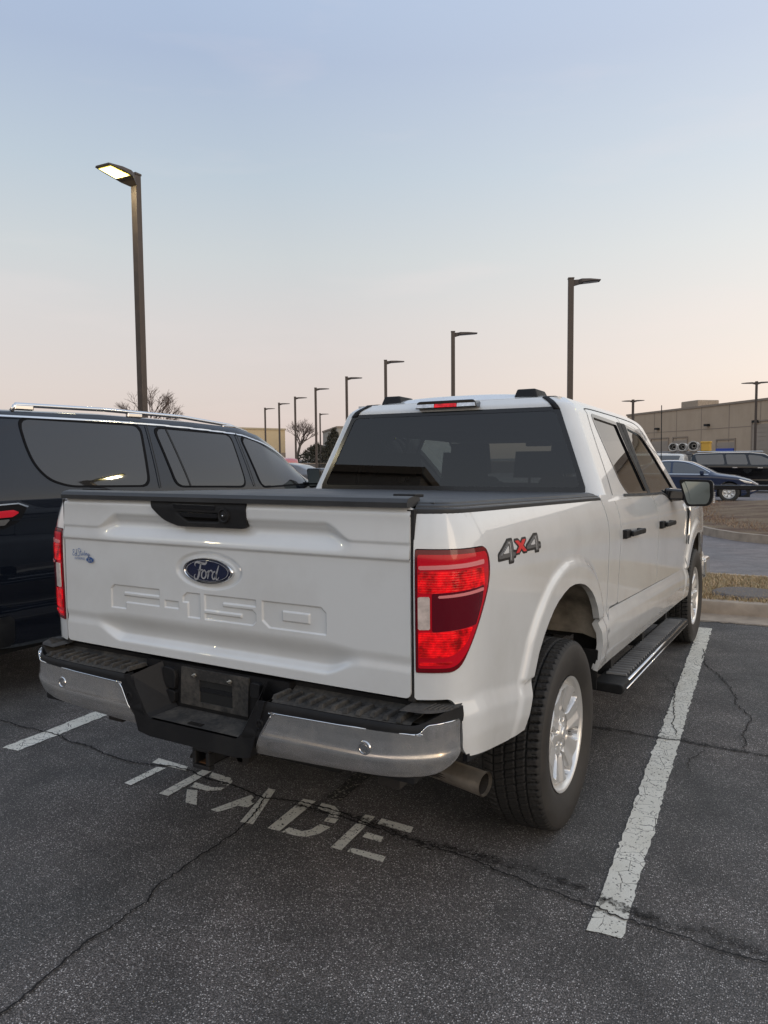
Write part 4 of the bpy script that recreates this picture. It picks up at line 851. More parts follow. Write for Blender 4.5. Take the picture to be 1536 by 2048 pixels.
# black upper part: face band + step pad, both sides
def black_end():
    BO = rpoly([(-.03, .800), (sE+.02, .838), (sE+.02, .79), (.60, .79), (.5, .765), (.012, .755), (-.09, .600), (-.13, .600), (-.10, .66)], [.01, 0, 0, 0, 0, .01, 0, 0, 0])
    band = patch('step_pad', lambda s, z: bump_r(s, z, .000)+np.stack([0*s, .010*sst(.785, .812, z), 0*s], -1), lin(-.13, sE+.02, .012), lin(.60, .84, .007), [lambda s, z: z-(.800+.036*sst(.50, .62, s)), lambda s, z: -z+.72+0*s if False else (sdp(rpoly([(-.02, .86), (sE+.02, .86), (sE+.02, .79), (.5, .765), (.03, .755), (-.085, .600), (-.15, .600)], 0), s, z))], M['plastic'], truck, thick=.02)
    # top surface
    outer = [tuple(bump_r(np.array([s]), np.array([.80]))[0][:2]) for s in np.linspace(0.0, .50, 14)]; vs = []; fs = []
    for i, (x, y) in enumerate(outer): vs += [(x, y+.010, .800), (x, y+.022, .806), (x, -1.125, .806), (x, -1.10, .820), (x, -1.05, .825)]
    n = len(outer); fs = [(i*5+k, i*5+k+1, (i+1)*5+k+1, (i+1)*5+k) for i in range(n-1) for k in range(4)]
    mb = MB(); mb.add(vs, [f[::-1] for f in fs])
    # corner block
    oc = [tuple(bump_r(np.array([s]), np.array([.836]))[0][:2]) for s in np.linspace(.54, sE+.02, 14)]; mb.add([(x-.004, y+.008, .836) for x, y in oc]+[(.935, -1.04, .836), (.80, -1.04, .836), (.80, -1.20, .836)], [tuple(range(17))])
    mb.add([(.55, -1.21, .801), (.90, -1.18, .801), (.93, -1.04, .801), (.55, -1.04, .801)], [(0, 1, 2, 3)])
    x0 = outer[-1][0]; mb.add([(x0, -1.20, .806), (x0, -1.06, .806), (x0+.035, -1.06, .836), (x0+.035, -1.192, .836)], [(0, 3, 2, 1)])
    top = mb.build('pad_top', M['dusty'], band); fix_normals(top.data)
    for f in top.data.polygons:
        if f.normal.z < 0: f.flip()
    mb = MB()
    for k in range(11):
        x = .345+k*.046; mb.hexa([(x-.010, -1.222+.006*(k > 7), .804), (x+.010, -1.222+.006*(k > 7), .804), (x+.010, -1.128, .804), (x-.010, -1.128, .804)], [(x-.006, -1.214+.006*(k > 7), .819), (x+.006, -1.214+.006*(k > 7), .819), (x+.006, -1.135, .819), (x-.006, -1.135, .819)])
    ribs = mb.build('pad_ribs', M['dusty'], band, bevel=.002); mb = MB()
    for k in range(6):
        x = .862+k*.014; mb.hexa([(x-.004, -1.165+.008*k, .835), (x+.003, -1.165+.008*k, .835), (x+.013, -1.09, .835), (x+.006, -1.09, .835)], [(x-.003, -1.16+.008*k, .840), (x+.002, -1.16+.008*k, .840), (x+.012, -1.095, .840), (x+.007, -1.095, .840)])
    mb.build('corner_grip', M['dusty'], band, bevel=.002)
    return band
be = black_end(); bel = mirror_copy(be, truck)
for ch in list(be.children): mirror_copy(ch, bel)
# centre: U shaped frame, side walls, lower step, plate recess
mb = MB(); fr = lambda a, b, d: (a, d, b)
outer = [(-.330, .802), (-.262, .602), (-.20, .592), (.20, .592), (.262, .602), (.330, .802)]; inner = [(.300, .802), (.222, .672), (.200, .655), (-.200, .655), (-.222, .672), (-.300, .802)]
for y0, y1 in ((-1.250, -1.225),):
    n = 6; o6 = outer; i6 = inner[::-1]
    vs = [fr(a, b, y0) for a, b in o6]+[fr(a, b, y0+.006) for a, b in i6]+[fr(a, b, y1+.02) for a, b in o6]+[fr(a, b, -1.225) for a, b in i6]
    fs = [(k, k+1, 6+k+1, 6+k) for k in range(5)]+[(12+k+1, 12+k, k, k+1)[::1] for k in range(5)]
    mb.add(vs, fs)
bk = {6: (-.250, .835), 7: (-.190, .69), 8: (-.172, .672), 9: (.172, .672), 10: (.190, .69), 11: (.250, .835)}
vs = [fr(a, b, -1.244) for a, b in inner[::-1]]+[fr(*bk[6+k], -1.135) for k in range(6)]
mb.add(vs, [(k, k+1, 6+k+1, 6+k) for k in (0, 1, 3, 4)])
c_ = mb.build('bumper_centre', M['plastic'], truck, bevel=0); fix_normals(c_.data)
mb = MB(); mb.box(-.34, .34, -1.13, -1.10, .60, .835); mb.box(-.9, .9, -1.10, -1.04, .66, .835); mb.box(-.85, .85, -1.2, -1.10, .62, .66); mb.build('bumper_beam', M['plastic'], c_)
mb = MB(); mb.add([(-.205, -1.240, .660), (.205, -1.240, .660), (.175, -1.132, .674), (-.175, -1.132, .674)], [(0, 1, 2, 3)]); mb.build('step', M['dusty'], c_)
mb = MB(); mb.box(-.035, .03, -1.232, -1.212, .6635, .6645); mb.build('step_mark', M['gloss_black'], c_)
# plate holder with square hole
PH = [(-.158, .690), (.162, .690), (.170, .828), (-.150, .828)]; HO = [(-.062, .708), (.094, .708), (.094, .790), (-.062, .790)]
mb = MB(); mb.add([(a, -1.139, b) for a, b in PH]+[(a, -1.139, b) for a, b in HO]+[(a, -1.128, b) for a, b in PH]+[(a, -1.10, b) for a, b in HO], [(k, (k+1) % 4, 4+(k+1) % 4, 4+k) for k in range(4)]+[(k, 8+k, 8+(k+1) % 4, (k+1) % 4) for k in range(4)]+[(4+k, 4+(k+1) % 4, 12+(k+1) % 4, 12+k) for k in range(4)])
ph = mb.build('plate_holder', M['dusty'], c_); fix_normals(ph.data)
mb = MB(); mb.box(-.062, .094, -1.1345, -1.133, .708, .790); mb.build('plate_opening', M['black'], ph); mb = MB(); mb.box(-.062, .094, -1.137, -1.134, .748, .765); mb.build('plate_bar', M['gloss_black'], ph)
zinc = simple('zinc', (.45, .42, .36), .35, .8)
for x in (-.080, .088): mb = MB(); mb.lathe([(0, .008), (.006, .008), (.008, .004), (.008, 0)], 6, lambda a, b, h: (x+a, -1.141-h, .806+b)); mb.tube([(x-.006, -1.150, .806), (x+.014, -1.152, .812)], .003, 6); mb.build('plate_bolt', zinc, ph)
def bulb(name, P, y0, y1, mat, par): mb = MB(); mb.prism(P, lambda a, b, d: (a, d, b), y0, y1); o = mb.build(name, mat, par, bevel=.003); fix_normals(o.data); return o
bulb('trailer_socket', rpoly([(-.235, .745), (-.178, .740), (-.170, .790), (-.18, .818), (-.235, .822)], .012), -1.150, -1.12, M['plastic'], c_)
bulb('trailer_socket', rpoly([(-.222, .690), (-.178, .690), (-.174, .735), (-.222, .738)], .012), -1.152, -1.12, M['plastic'], c_)
bulb('trailer_socket', rpoly([(.182, .765), (.222, .765), (.228, .818), (.186, .820)], .012), -1.150, -1.12, M['plastic'], c_)
# licence lamp on the sloping side walls, small sensors
for s in (-1, 1):
    mb = MB(); q = lambda u, v, d: (s*(.266-.030*u*1+(.058*(v))-.012*d), -1.225+.06*u, .705+.052*v+.004*u)
    mb.hexa([q(0, 0, 0), q(1, 0, 0), q(1, 1, 0), q(0, 1, 0)], [q(0, 0, 1), q(1, 0, 1), q(1, 1, 1), q(0, 1, 1)]); lm = mb.build('licence_lamp', M['gloss_black'], c_); fix_normals(lm.data)
    mb = MB(); mb.hexa([q(.2, .25, 1), q(.75, .25, 1), q(.75, .85, 1), q(.2, .85, 1)], [q(.2, .25, 1.4), q(.75, .25, 1.4), q(.75, .85, 1.4), q(.2, .85, 1.4)]); o = mb.build('lamp_lens', clr, lm); fix_normals(o.data)
    mb = MB(); mb.lathe([(0, .003), (.008, .003), (.009, 0), (.012, 0), (.014, .004), (.018, .003), (.02, -.002)], 20, lambda x, y, h: (s*(.318-.012)+x*.8, -1.247-h, .722+y)); mb.build('parking_sensor', M['plastic'], c_, smooth=True, angle=40)
# hitch receiver, exhaust, axle, springs, liner
mb = MB(); HX, HZ, HH = -.022, .522, .031
for k0, k1, e in ((-1.165, -.90, 0), (-1.185, -1.155, .009)):
    o_, i_ = HH+e, HH-.007
    if e == 0: o_ = HH
    for a, b, c, d in ((-o_, o_, i_, o_), (-o_, o_, -o_, -i_), (-o_, -i_, -i_, i_), (i_, o_, -i_, i_)): mb.box(HX+a, HX+b, k0, k1, HZ+c, HZ+d)
h_ = mb.build('hitch_receiver', M['gloss_black'], truck, bevel=.004); h_.data.materials[0] = simple('painted_steel', (.015, .015, .016), .45, bump=.2)
mb = MB(); mb.box(HX-.023, HX+.023, -1.168, -.90, HZ-.024, HZ-.0215); mb.box(HX-.023, HX+.023, -1.06, -1.05, HZ-.021, HZ+.023); mb.build('receiver_inside', M['rust'], h_)
mb = MB(); mb.tube([(.10, -1.10, .52), (.10, -1.07, .52)], .03, 14); mb.box(.045, .10, -1.10, -1.05, .50, .55); mb.box(-.62, .62, -1.08, -.98, .57, .63); mb.tube([(-.09, -1.12, .50), (-.12, -1.13, .49), (-.13, -1.08, .52)], .007, 8); mb.build('hitch_beam', M['under'], truck, bevel=.005)
mb = MB(); ex0, ex1 = np.array((.62, -.775, .505)), np.array((.925, -.835, .495)); dr = (ex1-ex0)/np.linalg.norm(ex1-ex0)
mb.tube([(.42, .6, .55), (.42, -.3, .58), tuple(ex0), tuple(ex1)], .041, 28, cap=False); mb.tube([tuple(ex1), tuple(ex1-dr*.012)], .0375, 28, cap=False, r1=.0375)
A_ = []; 
ex = mb.build('exhaust_pipe', M['steel'], truck, smooth=True)
mb = MB(); mb.tube([tuple(ex1-dr*.011), tuple(ex1-dr*.25)], .0374, 24, cap=False); mb.tube([tuple(ex1-dr*.21), tuple(ex1-dr*.20)], .038, 20); mb.build('exhaust_inside', simple('soot', (.05, .042, .035), .6, .3), ex)
mb = MB(); mb.tube([(-.86, 0, .40), (.86, 0, .40)], .045, 14); mb.lathe([(0, .16), (.1, .14), (.16, 0), (.1, -.14), (0, -.16)], 16, lambda x, y, h: (x, h, .40+y)); mb.tube([(-.8, 3.69, .40), (.8, 3.69, .40)], .04, 10); mb.build('axle', M['under'], truck, smooth=True, angle=50)
for s in (-1, 1):
    mb = MB(); mb.hexa([(s*.62, -1.02, .50), (s*.70, -1.02, .50), (s*.70, .55, .52), (s*.62, .55, .52)], [(s*.62, -1.02, .60), (s*.70, -1.02, .60), (s*.70, .55, .60), (s*.62, .55, .60)]); mb.box(*sorted((s*.44, s*.56)), -1.1, 3.9, .56, .70); o = mb.build('frame_rail', M['under'], truck); fix_normals(o.data)
    # wheelhouse tub: inner wall + curved roof
    for yc_, nm in ((0, 'wheelhouse'), (3.69, 'wheelhouse')):
        A2 = [(y+yc_, z+.012) for y, z in ARCH[2:-2]]; A2 = [((y-yc_)*1.04+yc_, z) for y, z in A2]; n = len(A2); mb = MB()
        xs_ = [.945, .88, .72, .62]; vs = [(s*x, y, rk(y, z)+(.0 if i == 0 else .02)) for i, x in enumerate(xs_) for y, z in A2]
        mb.add(vs, [(i*n+k, i*n+k+1, (i+1)*n+k+1, (i+1)*n+k) for i in range(3) for k in range(n-1)]); b0 = 3*n
        mb.add([(s*.62, y, rk(y, z)+.02) for y, z in A2]+[(s*.62, yc_+.5, .62), (s*.62, yc_-.55, .62)], [tuple(range(n+2))])
        o = mb.build(nm, M['liner'], truck, smooth=True, angle=40)
    mb = MB()     # spring leaves and damper seen through the arch
    for k in range(3): mb.tube([(s*.66, -.75, .66+.012*k), (s*.66, -.2, .54+.014*k), (s*.66, .2, .54+.014*k), (s*.66, .75, .66)], .012, 6)
    mb.tube([(s*.62, -.06, .42), (s*.60, -.30, .98)], .028, 12); mb.tube([(s*.74, .24, .52), (s*.70, .06, .98)], .018, 10); mb.tube([(s*.77, .27, .52), (s*.73, .09, .98)], .012, 10)
    mb.build('suspension', M['steel'], truck, smooth=True)
    # mud guard behind the front wheel side and small flap ahead of the rear wheel
    mb = MB(); mb.prism(rpoly([(.90, .47), (.955, .46), (.962, .66), (.88, .66)], .01), lambda a, b, d: (s*a, d, b), .475, .483); o = mb.build('mud_flap', M['plastic'], truck); fix_normals(o.data)
    mb = MB(); P = [(-.60, .628), (-.75, .636), (-1.04, .672)]; mb.hexa([(s*.94, -.60, .600), (s*.955, -.60, .600), (s*.955, -1.05, .655), (s*.94, -1.05, .655)], [(s*.94, -.60, .632), (s*.955, -.60, .632), (s*.955, -1.05, .678), (s*.94, -1.05, .678)]); o = mb.build('lower_trim', M['plastic'], truck); fix_normals(o.data)
# running boards
M['tread'] = simple('tread_strip', (.16, .16, .16), .55, var=.3)
for s in (1, -1):
    zb_ = .515; mb = MB(); P = rpoly([(.905, zb_-.045), (1.045, zb_-.050), (1.058, zb_-.03), (1.052, zb_-.004), (1.03, zb_), (.905, zb_)], .008, 3)
    mb.prism(P, lambda a, b, d: (s*(a-(.0)), d, b), .60, 2.66); bd = MBrake(mb).build('running_board', M['plastic'], truck, bevel=.006); fix_normals(bd.data)
    mb = MB()
    for k in range(32):
        y = .78+k*.0555; mb.hexa([(s*.925, y, zb_), (s*1.032, y+.004, zb_), (s*1.032, y+.020, zb_), (s*.925, y+.016, zb_)], [(s*.928, y+.002, zb_+.013), (s*1.03, y+.005, zb_+.013), (s*1.03, y+.016, zb_+.013), (s*.928, y+.013, zb_+.013)])
    o = MBrake(mb).build('board_tread', M['tread'], bd, bevel=.002); fix_normals(o.data); o['kind'] = 'stuff'; del o['kind']
    mb = MB(); mb.tube([(s*1.049, .74, zb_-.006), (s*1.049, 2.58, zb_-.006)], .0075, 8); mb.tube([(s*1.058, .66, zb_-.030), (s*1.058, 2.60, zb_-.030)], .004, 8); MBrake(mb).build('board_trim', M['bright'], bd, smooth=True)
    mb = MB()
    for y in (.9, 1.7, 2.5): mb.box(*sorted((s*.70, s*.93)), y-.03, y+.03, zb_-.03, zb_+.06)
    MBrake(mb).build('board_bracket', M['black'], bd)

# wheels -------------------------------------------------------------------
def tyre_mesh():
    nt_, R0, W = 840, .402, .130
    sec = []   # (across, radius) with flag tread
    tr = np.linspace(-.108, .108, 74)
    side_pts = [(-.112, .393), (-.122, .380), (-.130, .355), (-.132, .33), (-.129, .30), (-.120, .272), (-.112, .256), (-.108, .247)]
    A_ = [(a, r) for a, r in side_pts[::-1]]; B_ = [(-a, r) for a, r in side_pts]
    th = np.linspace(0, 2*np.pi, nt_, endpoint=False); cols = []
    for a, r in A_: cols.append((np.full(nt_, a), np.full(nt_, r)))
    for a in tr:
        r = R0-.006*(abs(a)/.108)**3; d = np.zeros(nt_)
        for g in (-.066, -.023, .023, .066):
            zig = .0035*np.abs(((th*70/(2*np.pi)) % 1)-.5)*2 if abs(g) < .05 else 0
            d = np.maximum(d, .009*(1-sst(.0028, .0052, np.abs(a-g-zig))))
        ph = th*74/(2*np.pi)
        if abs(a) > .070: s_ = np.abs(((ph+.25*np.sign(a)+abs(a)*6) % 1)-.5); d = np.maximum(d, .010*(s_ < .15)); 
        else:
            s_ = np.abs(((ph*1.0+a*12) % 1)-.5); d = np.maximum(d, .007*(s_ < .075)); s2 = np.abs(((ph*2+a*24+.3) % 1)-.5); d = np.maximum(d, .004*(s2 < .11))
        if abs(a) > .088 : d = np.maximum(d, .003*(np.abs(((ph*2) % 1)-.5) < .12))
        cols.append((np.full(nt_, a), r-d))
    for a, r in B_: cols.append((np.full(nt_, a), np.full(nt_, r)))
    vs = np.concatenate([np.stack([a, r*np.cos(th), r*np.sin(th)], 1) for a, r in cols]); m = len(cols)
    fs = [(i*nt_+k, (i+1)*nt_+k, (i+1)*nt_+(k+1) % nt_, i*nt_+(k+1) % nt_) for i in range(m-1) for k in range(nt_)]
    me = bpy.data.meshes.new('tyre'); me.from_pydata(vs.tolist(), [], fs); me.update(); me.shade_smooth(); me.materials.append(M['rubber']); me.materials.append(M['rubber2']); me.materials.append(M['groove'])
    mi = np.zeros(len(fs), int); na = len(A_); 
    for i in range(m-1):
        if i < na-1 or i > m-na-0: mi[i*nt_:(i+1)*nt_] = 1
    R2 = np.hypot(vs[:, 1], vs[:, 2]).reshape(m, nt_); A2_ = np.abs(vs[:, 0]).reshape(m, nt_)
    dp = (R0-.006*(A2_/.108)**3)-R2; q = np.minimum.reduce([dp[:-1], dp[1:], np.roll(dp[:-1], -1, 1), np.roll(dp[1:], -1, 1)]); am = np.maximum(A2_[:-1], A2_[1:]); mi = np.where((q > .0012) & (am < .1085), 2, mi.reshape(m-1, nt_)).ravel()
    me.polygons.foreach_set('material_index', mi); return me
TY = tyre_mesh()
def rim_mesh():
    nth, rs = 360, np.r_[.001, .012, .022, .030, .034, .038, .05, .056, .062, .07, .078, .086, np.linspace(.092, .200, 34), .204, .208, .212, .216, .222, .228, .232, .236, .240, .2435, .2445, .243]
    th = np.linspace(0, 2*np.pi, nth, endpoint=False); cols = []
    for r in rs:
        ph = (th*6/(2*np.pi)) % 1; a = np.abs(ph-.5)*2*np.pi/6          # angle from pocket centre; spoke centre at a=pi/6
        arc = (math.pi/6-a)*r                                             # distance from spoke centre line
        hw = np.interp(r, [.08, .12, .18, .205], [.040, .042, .062, .078])
        d = .028*(1-((r-.0)/.24)**2)*0+np.interp(r, [0, .03, .045, .09, .20, .205], [.020, .020, .028, .034, .014, .014])+0*th
        e = arc-hw                                                         # positive in the pocket
        inr = sst(.090, .104, np.full(nth, r)); outr = 1-sst(.196, .206, np.full(nth, r))
        pocket = sst(0, .010, e)*inr*outr
        facet = np.clip((np.abs(arc)-.006)/.03, 0, 1)*.008*inr              # spokes dished along the centre line
        d = d+facet*(1-pocket)*-1+.0
        d = d+pocket*(.016+.034*sst(.016, .034, e))
        if r > .205: d = np.full(nth, float(np.interp(r, [.205, .212, .222, .232, .236, .2445], [.014, .030, .034, .010, .004, .0])))
        for k in range(6):                                                 # lug holes
            lx, ly = .058*math.cos(2*math.pi*(k+.5)/6), .058*math.sin(2*math.pi*(k+.5)/6); q = np.hypot(r*np.cos(th)-lx, r*np.sin(th)-ly); d = d+.018*(1-sst(.0115, .0145, q))
        cols.append((-d, r))
    vs = np.concatenate([np.stack([d, r*np.cos(th), r*np.sin(th)], 1) for d, r in cols]); m = len(cols)
    fs = [(i*nth+k, (i+1)*nth+k, (i+1)*nth+(k+1) % nth, i*nth+(k+1) % nth) for i in range(m-1) for k in range(nth)]
    # barrel
    b = len(vs); bar = [(-.003, .2455), (-.012, .240), (-.02, .232), (-.10, .222), (-.19, .225)]
    vs = np.vstack([vs]+[np.stack([np.full(nth, h), r*np.cos(th), r*np.sin(th)], 1) for h, r in bar])
    fs += [(b+i*nth+k, b+(i+1)*nth+k, b+(i+1)*nth+(k+1) % nth, b+i*nth+(k+1) % nth) for i in range(len(bar)-1) for k in range(nth)]
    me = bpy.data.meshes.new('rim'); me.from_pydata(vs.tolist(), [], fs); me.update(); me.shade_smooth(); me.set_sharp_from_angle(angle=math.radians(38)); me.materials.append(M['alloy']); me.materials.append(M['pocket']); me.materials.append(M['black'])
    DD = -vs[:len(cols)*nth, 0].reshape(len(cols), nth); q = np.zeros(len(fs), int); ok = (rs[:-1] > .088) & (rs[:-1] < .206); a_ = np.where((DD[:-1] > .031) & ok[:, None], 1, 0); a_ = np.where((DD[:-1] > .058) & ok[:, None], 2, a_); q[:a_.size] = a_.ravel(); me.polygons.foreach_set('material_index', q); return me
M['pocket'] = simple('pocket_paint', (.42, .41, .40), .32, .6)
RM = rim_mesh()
hubm = MB(); hubm.lathe([(0, .006), (.022, .005), (.026, .001), (.029, .002), (.030, -.006), (.030, -.02)], 32, lambda x, y, h: (h-.016, x, y)); HUB = hubm.mesh('hub_cap')
lug = MB()
lug.lathe([(0, .0), (.006, .0), (.0085, -.003), (.0095, -.02)], 6, lambda x, y, h: (h-.026, x, y)); LUG = lug.mesh('lug_nut'); LUG.materials.append(M['bright'])
HUB.materials.append(M['alloy'])
def wheel(loc, s, ang, parent, rr=1.0):
    w = bpy.data.objects.new('wheel', TY); col.objects.link(w); w.parent = parent; w.location = loc; w.rotation_euler = (ang, 0, 0 if s > 0 else math.pi); w.scale = (rr, rr, rr)
    for nm, me in (('rim', RM), ('hub_cap', HUB)):
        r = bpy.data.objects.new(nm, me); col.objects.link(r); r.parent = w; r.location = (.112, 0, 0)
    for k in range(6):
        l_ = bpy.data.objects.new('lug_nut', LUG); col.objects.link(l_); l_.parent = w; l_.location = (.112, .058*math.cos(2*math.pi*(k+.5)/6), .058*math.sin(2*math.pi*(k+.5)/6))
    b = bpy.data.objects.get('brake_proto')
    mb = MB(); mb.lathe([(.05, .04), (.05, .07), (.165, .07), (.165, .045), (.05, .04)], 40, lambda x, y, h: (h, x, y)); o = mb.build('brake_disc', M['pocket'], w, smooth=True, angle=30)
    return w
w0 = wheel((.842, 0, .402), 1, math.radians(12), truck); wheel((.842, 3.69, .402), 1, math.radians(40), truck)
wheel((-.842, 0, .402), -1, 0, truck); wheel((-.842, 3.69, .402), -1, .3, truck)

# ================================================================== OTHER VEHICLES
def resample(table, y):
    """table rows (y, a, b, ...) -> smooth interpolation"""
    T = np.array(table, float); g = np.linspace(T[0, 0], T[-1, 0], 500); out_ = []
    for k in range(1, T.shape[1]):
        v = np.interp(g, T[:, 0], T[:, k]); w = np.hanning(13); w /= w.sum(); v = np.convolve(np.pad(v, 6, 'edge'), w, 'valid'); out_.append(np.interp(y, g, v))
    return out_
def vehicle(name, label, cat, loc, rz, spec, paintm, glassm, wheels, group=None, detail=1.0):
    """spec: table of (y, z_bottom, z_belt, z_top, half_width, half_width_top); body is one lofted shell, rear at y=0, front at y=len"""
    root = empty(name, label, cat, loc, rz, group); T = spec['table']; Lg = T[-1][0]
    def S(y, t, off=0.0):
        zb, zl, zt, w, wt = resample(T, y)
        g = np.maximum(zt-zl, 0)
        # t: 0 sill .. 1 belt .. 2 roof edge .. 3 centre
        t1 = np.clip(t, 0, 1); t2 = np.clip(t-1, 0, 1); t3 = np.clip(t-2, 0, 1)
        low = w*(.962+.038*t1**1.1-.018*np.clip(t1-.90, 0, 1)/.10)
        low = low+.010*sst(.26, .20, t1)*sst(0, .08, t1)
        zlow = zb+(zl-zb)*t1
        a = t2*math.pi/2
        x2 = w*.978+(wt-w*.978)*(t2**1.15); z2 = zl+g*(.94*t2)
        x3 = wt*(1-t3); z3 = zl+g*(.94+.06*(1-(1-t3)**2.4))
        crn = .03*np.exp(-((t-2)/.12)**2)*np.clip(g*3, 0, 1)
        x = np.where(t <= 1, low, np.where(t <= 2, x2, x3)); z = np.where(t <= 1, zlow, np.where(t <= 2, z2, z3))-crn*.4
        return np.stack([x+off*(t < 2.2), y+0*x, z+off*(t >= 1.9)], -1)
    arch = [(wy, spec['wr']*1.0) for wy in wheels]
    def archpred(y, t):
        X = S(y, t); d = np.full(y.shape, 9.)
        for wy, r in arch: d = np.minimum(d, np.hypot(y-wy, (X[:, 2]-r)*1.0)-r*1.16)
        return np.where(t < 1.05, -d, -1)
    ys = np.r_[0, .01, .03, .07, lin(.12, Lg-.12, .06), Lg-.07, Lg-.03, Lg-.01, Lg]; ts = np.r_[lin(0, 1, .07), lin(1, 2, .12)[1:], lin(2, 3, .12)[1:]]
    body = patch('body', lambda u, v: S(u, v), ys, ts, [archpred], paintm, root, thick=.03); mirror_copy(body, root)
    for y0 in (0, Lg):       # end caps
        tt = lin(0, 3, .05); X = S(np.full(tt.shape, float(y0)), tt); pts = [tuple(p) for p in X]+[(-p[0], p[1], p[2]) for p in X[::-1]]
        MB().add(pts, [tuple(range(len(pts)))]).build('end_panel', paintm, root)
    def onside(nm, P, mat, off=.006, sides=(1, -1), step=.03, parent=None, grow=0):
        """P in (y, z) on the side surface"""
        P = np.asarray(P); zs_ = lin(0, 2.15, .03)
        # invert z->t per vertex by building in (y, z)
        def f(y, z):
            tt = np.linspace(0, 2.05, 120); X = S(np.repeat(y, 120), np.tile(tt, len(y)), off).reshape(len(y), 120, 3); t_ = np.array([np.interp(z[i], X[i, :, 2], tt) for i in range(len(y))]); R_ = S(y, t_, off); R_[:, 2] = z; return R_
        o = patch(nm, f, lin(P[:, 0].min(), P[:, 0].max(), step), lin(P[:, 1].min(), P[:, 1].max(), step), [lambda u, z: sdp(P, u, z)-grow], mat, parent or root, thick=0)
        if -1 in sides: mirror_copy(o, parent or root)
        return o
    for w in spec.get('windows', []): onside('window', rpoly(w, spec.get('wrad', .05)), glassm, .004, step=spec.get('gstep', .05))
    under = MB(); zb0 = T[len(T)//2][1]; under.box(-T[3][4]*.9, T[3][4]*.9, .25, Lg-.25, zb0-.02, zb0+.3); under.build('underbody', M['black'], root)
    for wy in wheels:
        for s in (1, -1): wheel((s*(T[3][4]-.11), wy, spec['wr']), s, rng.random()*3, root, spec['wr']/.402)
    return root, S, onside

# dark navy long SUV on the left ------------------------------------------
SX, SYo = -3.585, -.72
suv_spec = dict(wr=.39, wrad=.06, gstep=.03, table=[
 (0, .60, 1.33, 1.62, .86, .55), (.05, .50, 1.35, 1.80, .93, .68), (.18, .42, 1.36, 1.93, .975, .735), (.60, .38, 1.37, 1.965, .985, .76), (1.5, .36, 1.365, 1.975, .985, .765), (2.4, .36, 1.35, 1.955, .985, .76),
 (3.0, .36, 1.345, 1.925, .985, .755), (3.3, .36, 1.335, 1.86, .985, .74), (3.62, .36, 1.33, 1.72, .985, .71), (3.92, .36, 1.31, 1.48, .98, .72), (4.15, .36, 1.25, 1.29, .975, .78), (4.9, .38, 1.18, 1.23, .96, .76), (5.4, .42, 1.02, 1.08, .90, .66), (5.6, .5, .8, .84, .75, .5)])
M['seal'] = simple('rubber_seal', (.006, .006, .007), .8, spec=.15)
w1 = [(.765, 1.872), (1.78, 1.857), (1.71, 1.40), (1.02, 1.42), (.87, 1.47), (.79, 1.57), (.765, 1.70)]
w2 = [(1.94, 1.845), (2.83, 1.81), (2.84, 1.355), (2.02, 1.385)]
w3 = [(2.98, 1.80), (3.22, 1.75), (3.50, 1.64), (3.80, 1.44), (3.80, 1.35), (3.07, 1.34)]
suv_spec['windows'] = []
suv, S_suv, on_suv = vehicle('parked_suv', 'dark navy long suv with chrome window line and roof rails, left of the pickup truck', 'suv', (SX, SYo, 0), 0, suv_spec, M['navy'], M['suvglass'], (1.52, 4.75))
for w in (w1, w2, w3): on_suv('window', rpoly(w, .07), M['suvglass'], .006, step=.03)
def trimline(on, pts, w, mat, nm, off=.010):
    P = catmull(pts, 10); t = np.gradient(P, axis=0); t /= np.linalg.norm(t, axis=1, keepdims=True); n = np.stack([-t[:, 1], t[:, 0]], 1); Q = np.vstack([P+n*w/2, (P-n*w/2)[::-1]]); return on(nm, Q, mat, off, step=.012)
trimline(on_suv, [(.10, 1.895), (.60, 1.892), (1.84, 1.880), (2.83, 1.832), (3.15, 1.785), (3.45, 1.705), (3.7, 1.59), (3.90, 1.43)], .013, M['bright'], 'chrome_strip')
for w in (w1, w2, w3):
    P = rpoly(w, .07); c = np.array(w).mean(0)
    Q = rpoly([(c[0]+(a-c[0])*1.045, c[1]+(b-c[1])*1.07) for a, b in w], .08)
    on_suv('window_frame', Q, M['seal'], .0045, step=.012)
for a, b in (((1.86, 1.87), (1.83, 1.375)), ((2.92, 1.83), (2.96, 1.345)), ((2.06, 1.845), (2.16, 1.375))): on_suv('pillar_seam' , rpoly([(a[0]-.005, a[1]), (a[0]+.005, a[1]), (b[0]+.005, b[1]), (b[0]-.005, b[1])], 0), M['black'], .012, step=.004)
on_suv('body_crease', rpoly([(.02, 1.212), (3.6, 1.195), (3.6, 1.206), (.02, 1.224)], 0), M['navy'], .012, step=.009)
on_suv('lower_cladding', rpoly([(.03, .60), (.55, .60), (.55, .40), (.10, .40)], .01), M['plastic'], .012)
for s in (1, -1):
    mb = MB(); pts = [(s*.735, .75, 1.93), (s*.735, .78, 1.972), (s*.735, 1.5, 1.975), (s*.735, 2.3, 1.955), (s*.73, 2.9, 1.905), (s*.72, 3.15, 1.85)]; mb.tube(catmull3(pts) if False else pts, .016, 8); o = mb.build('roof_rail', M['bright'], suv, smooth=True)
    mb = MB()
    for y, z in ((.76, 1.975), (1.72, 1.965), (2.80, 1.905)): mb = MB(); mb.box(s*.735-.016, s*.735+.016, y, y+.15, z-.04, z); mb.build('rail_foot', M['bright'], suv, bevel=.01)
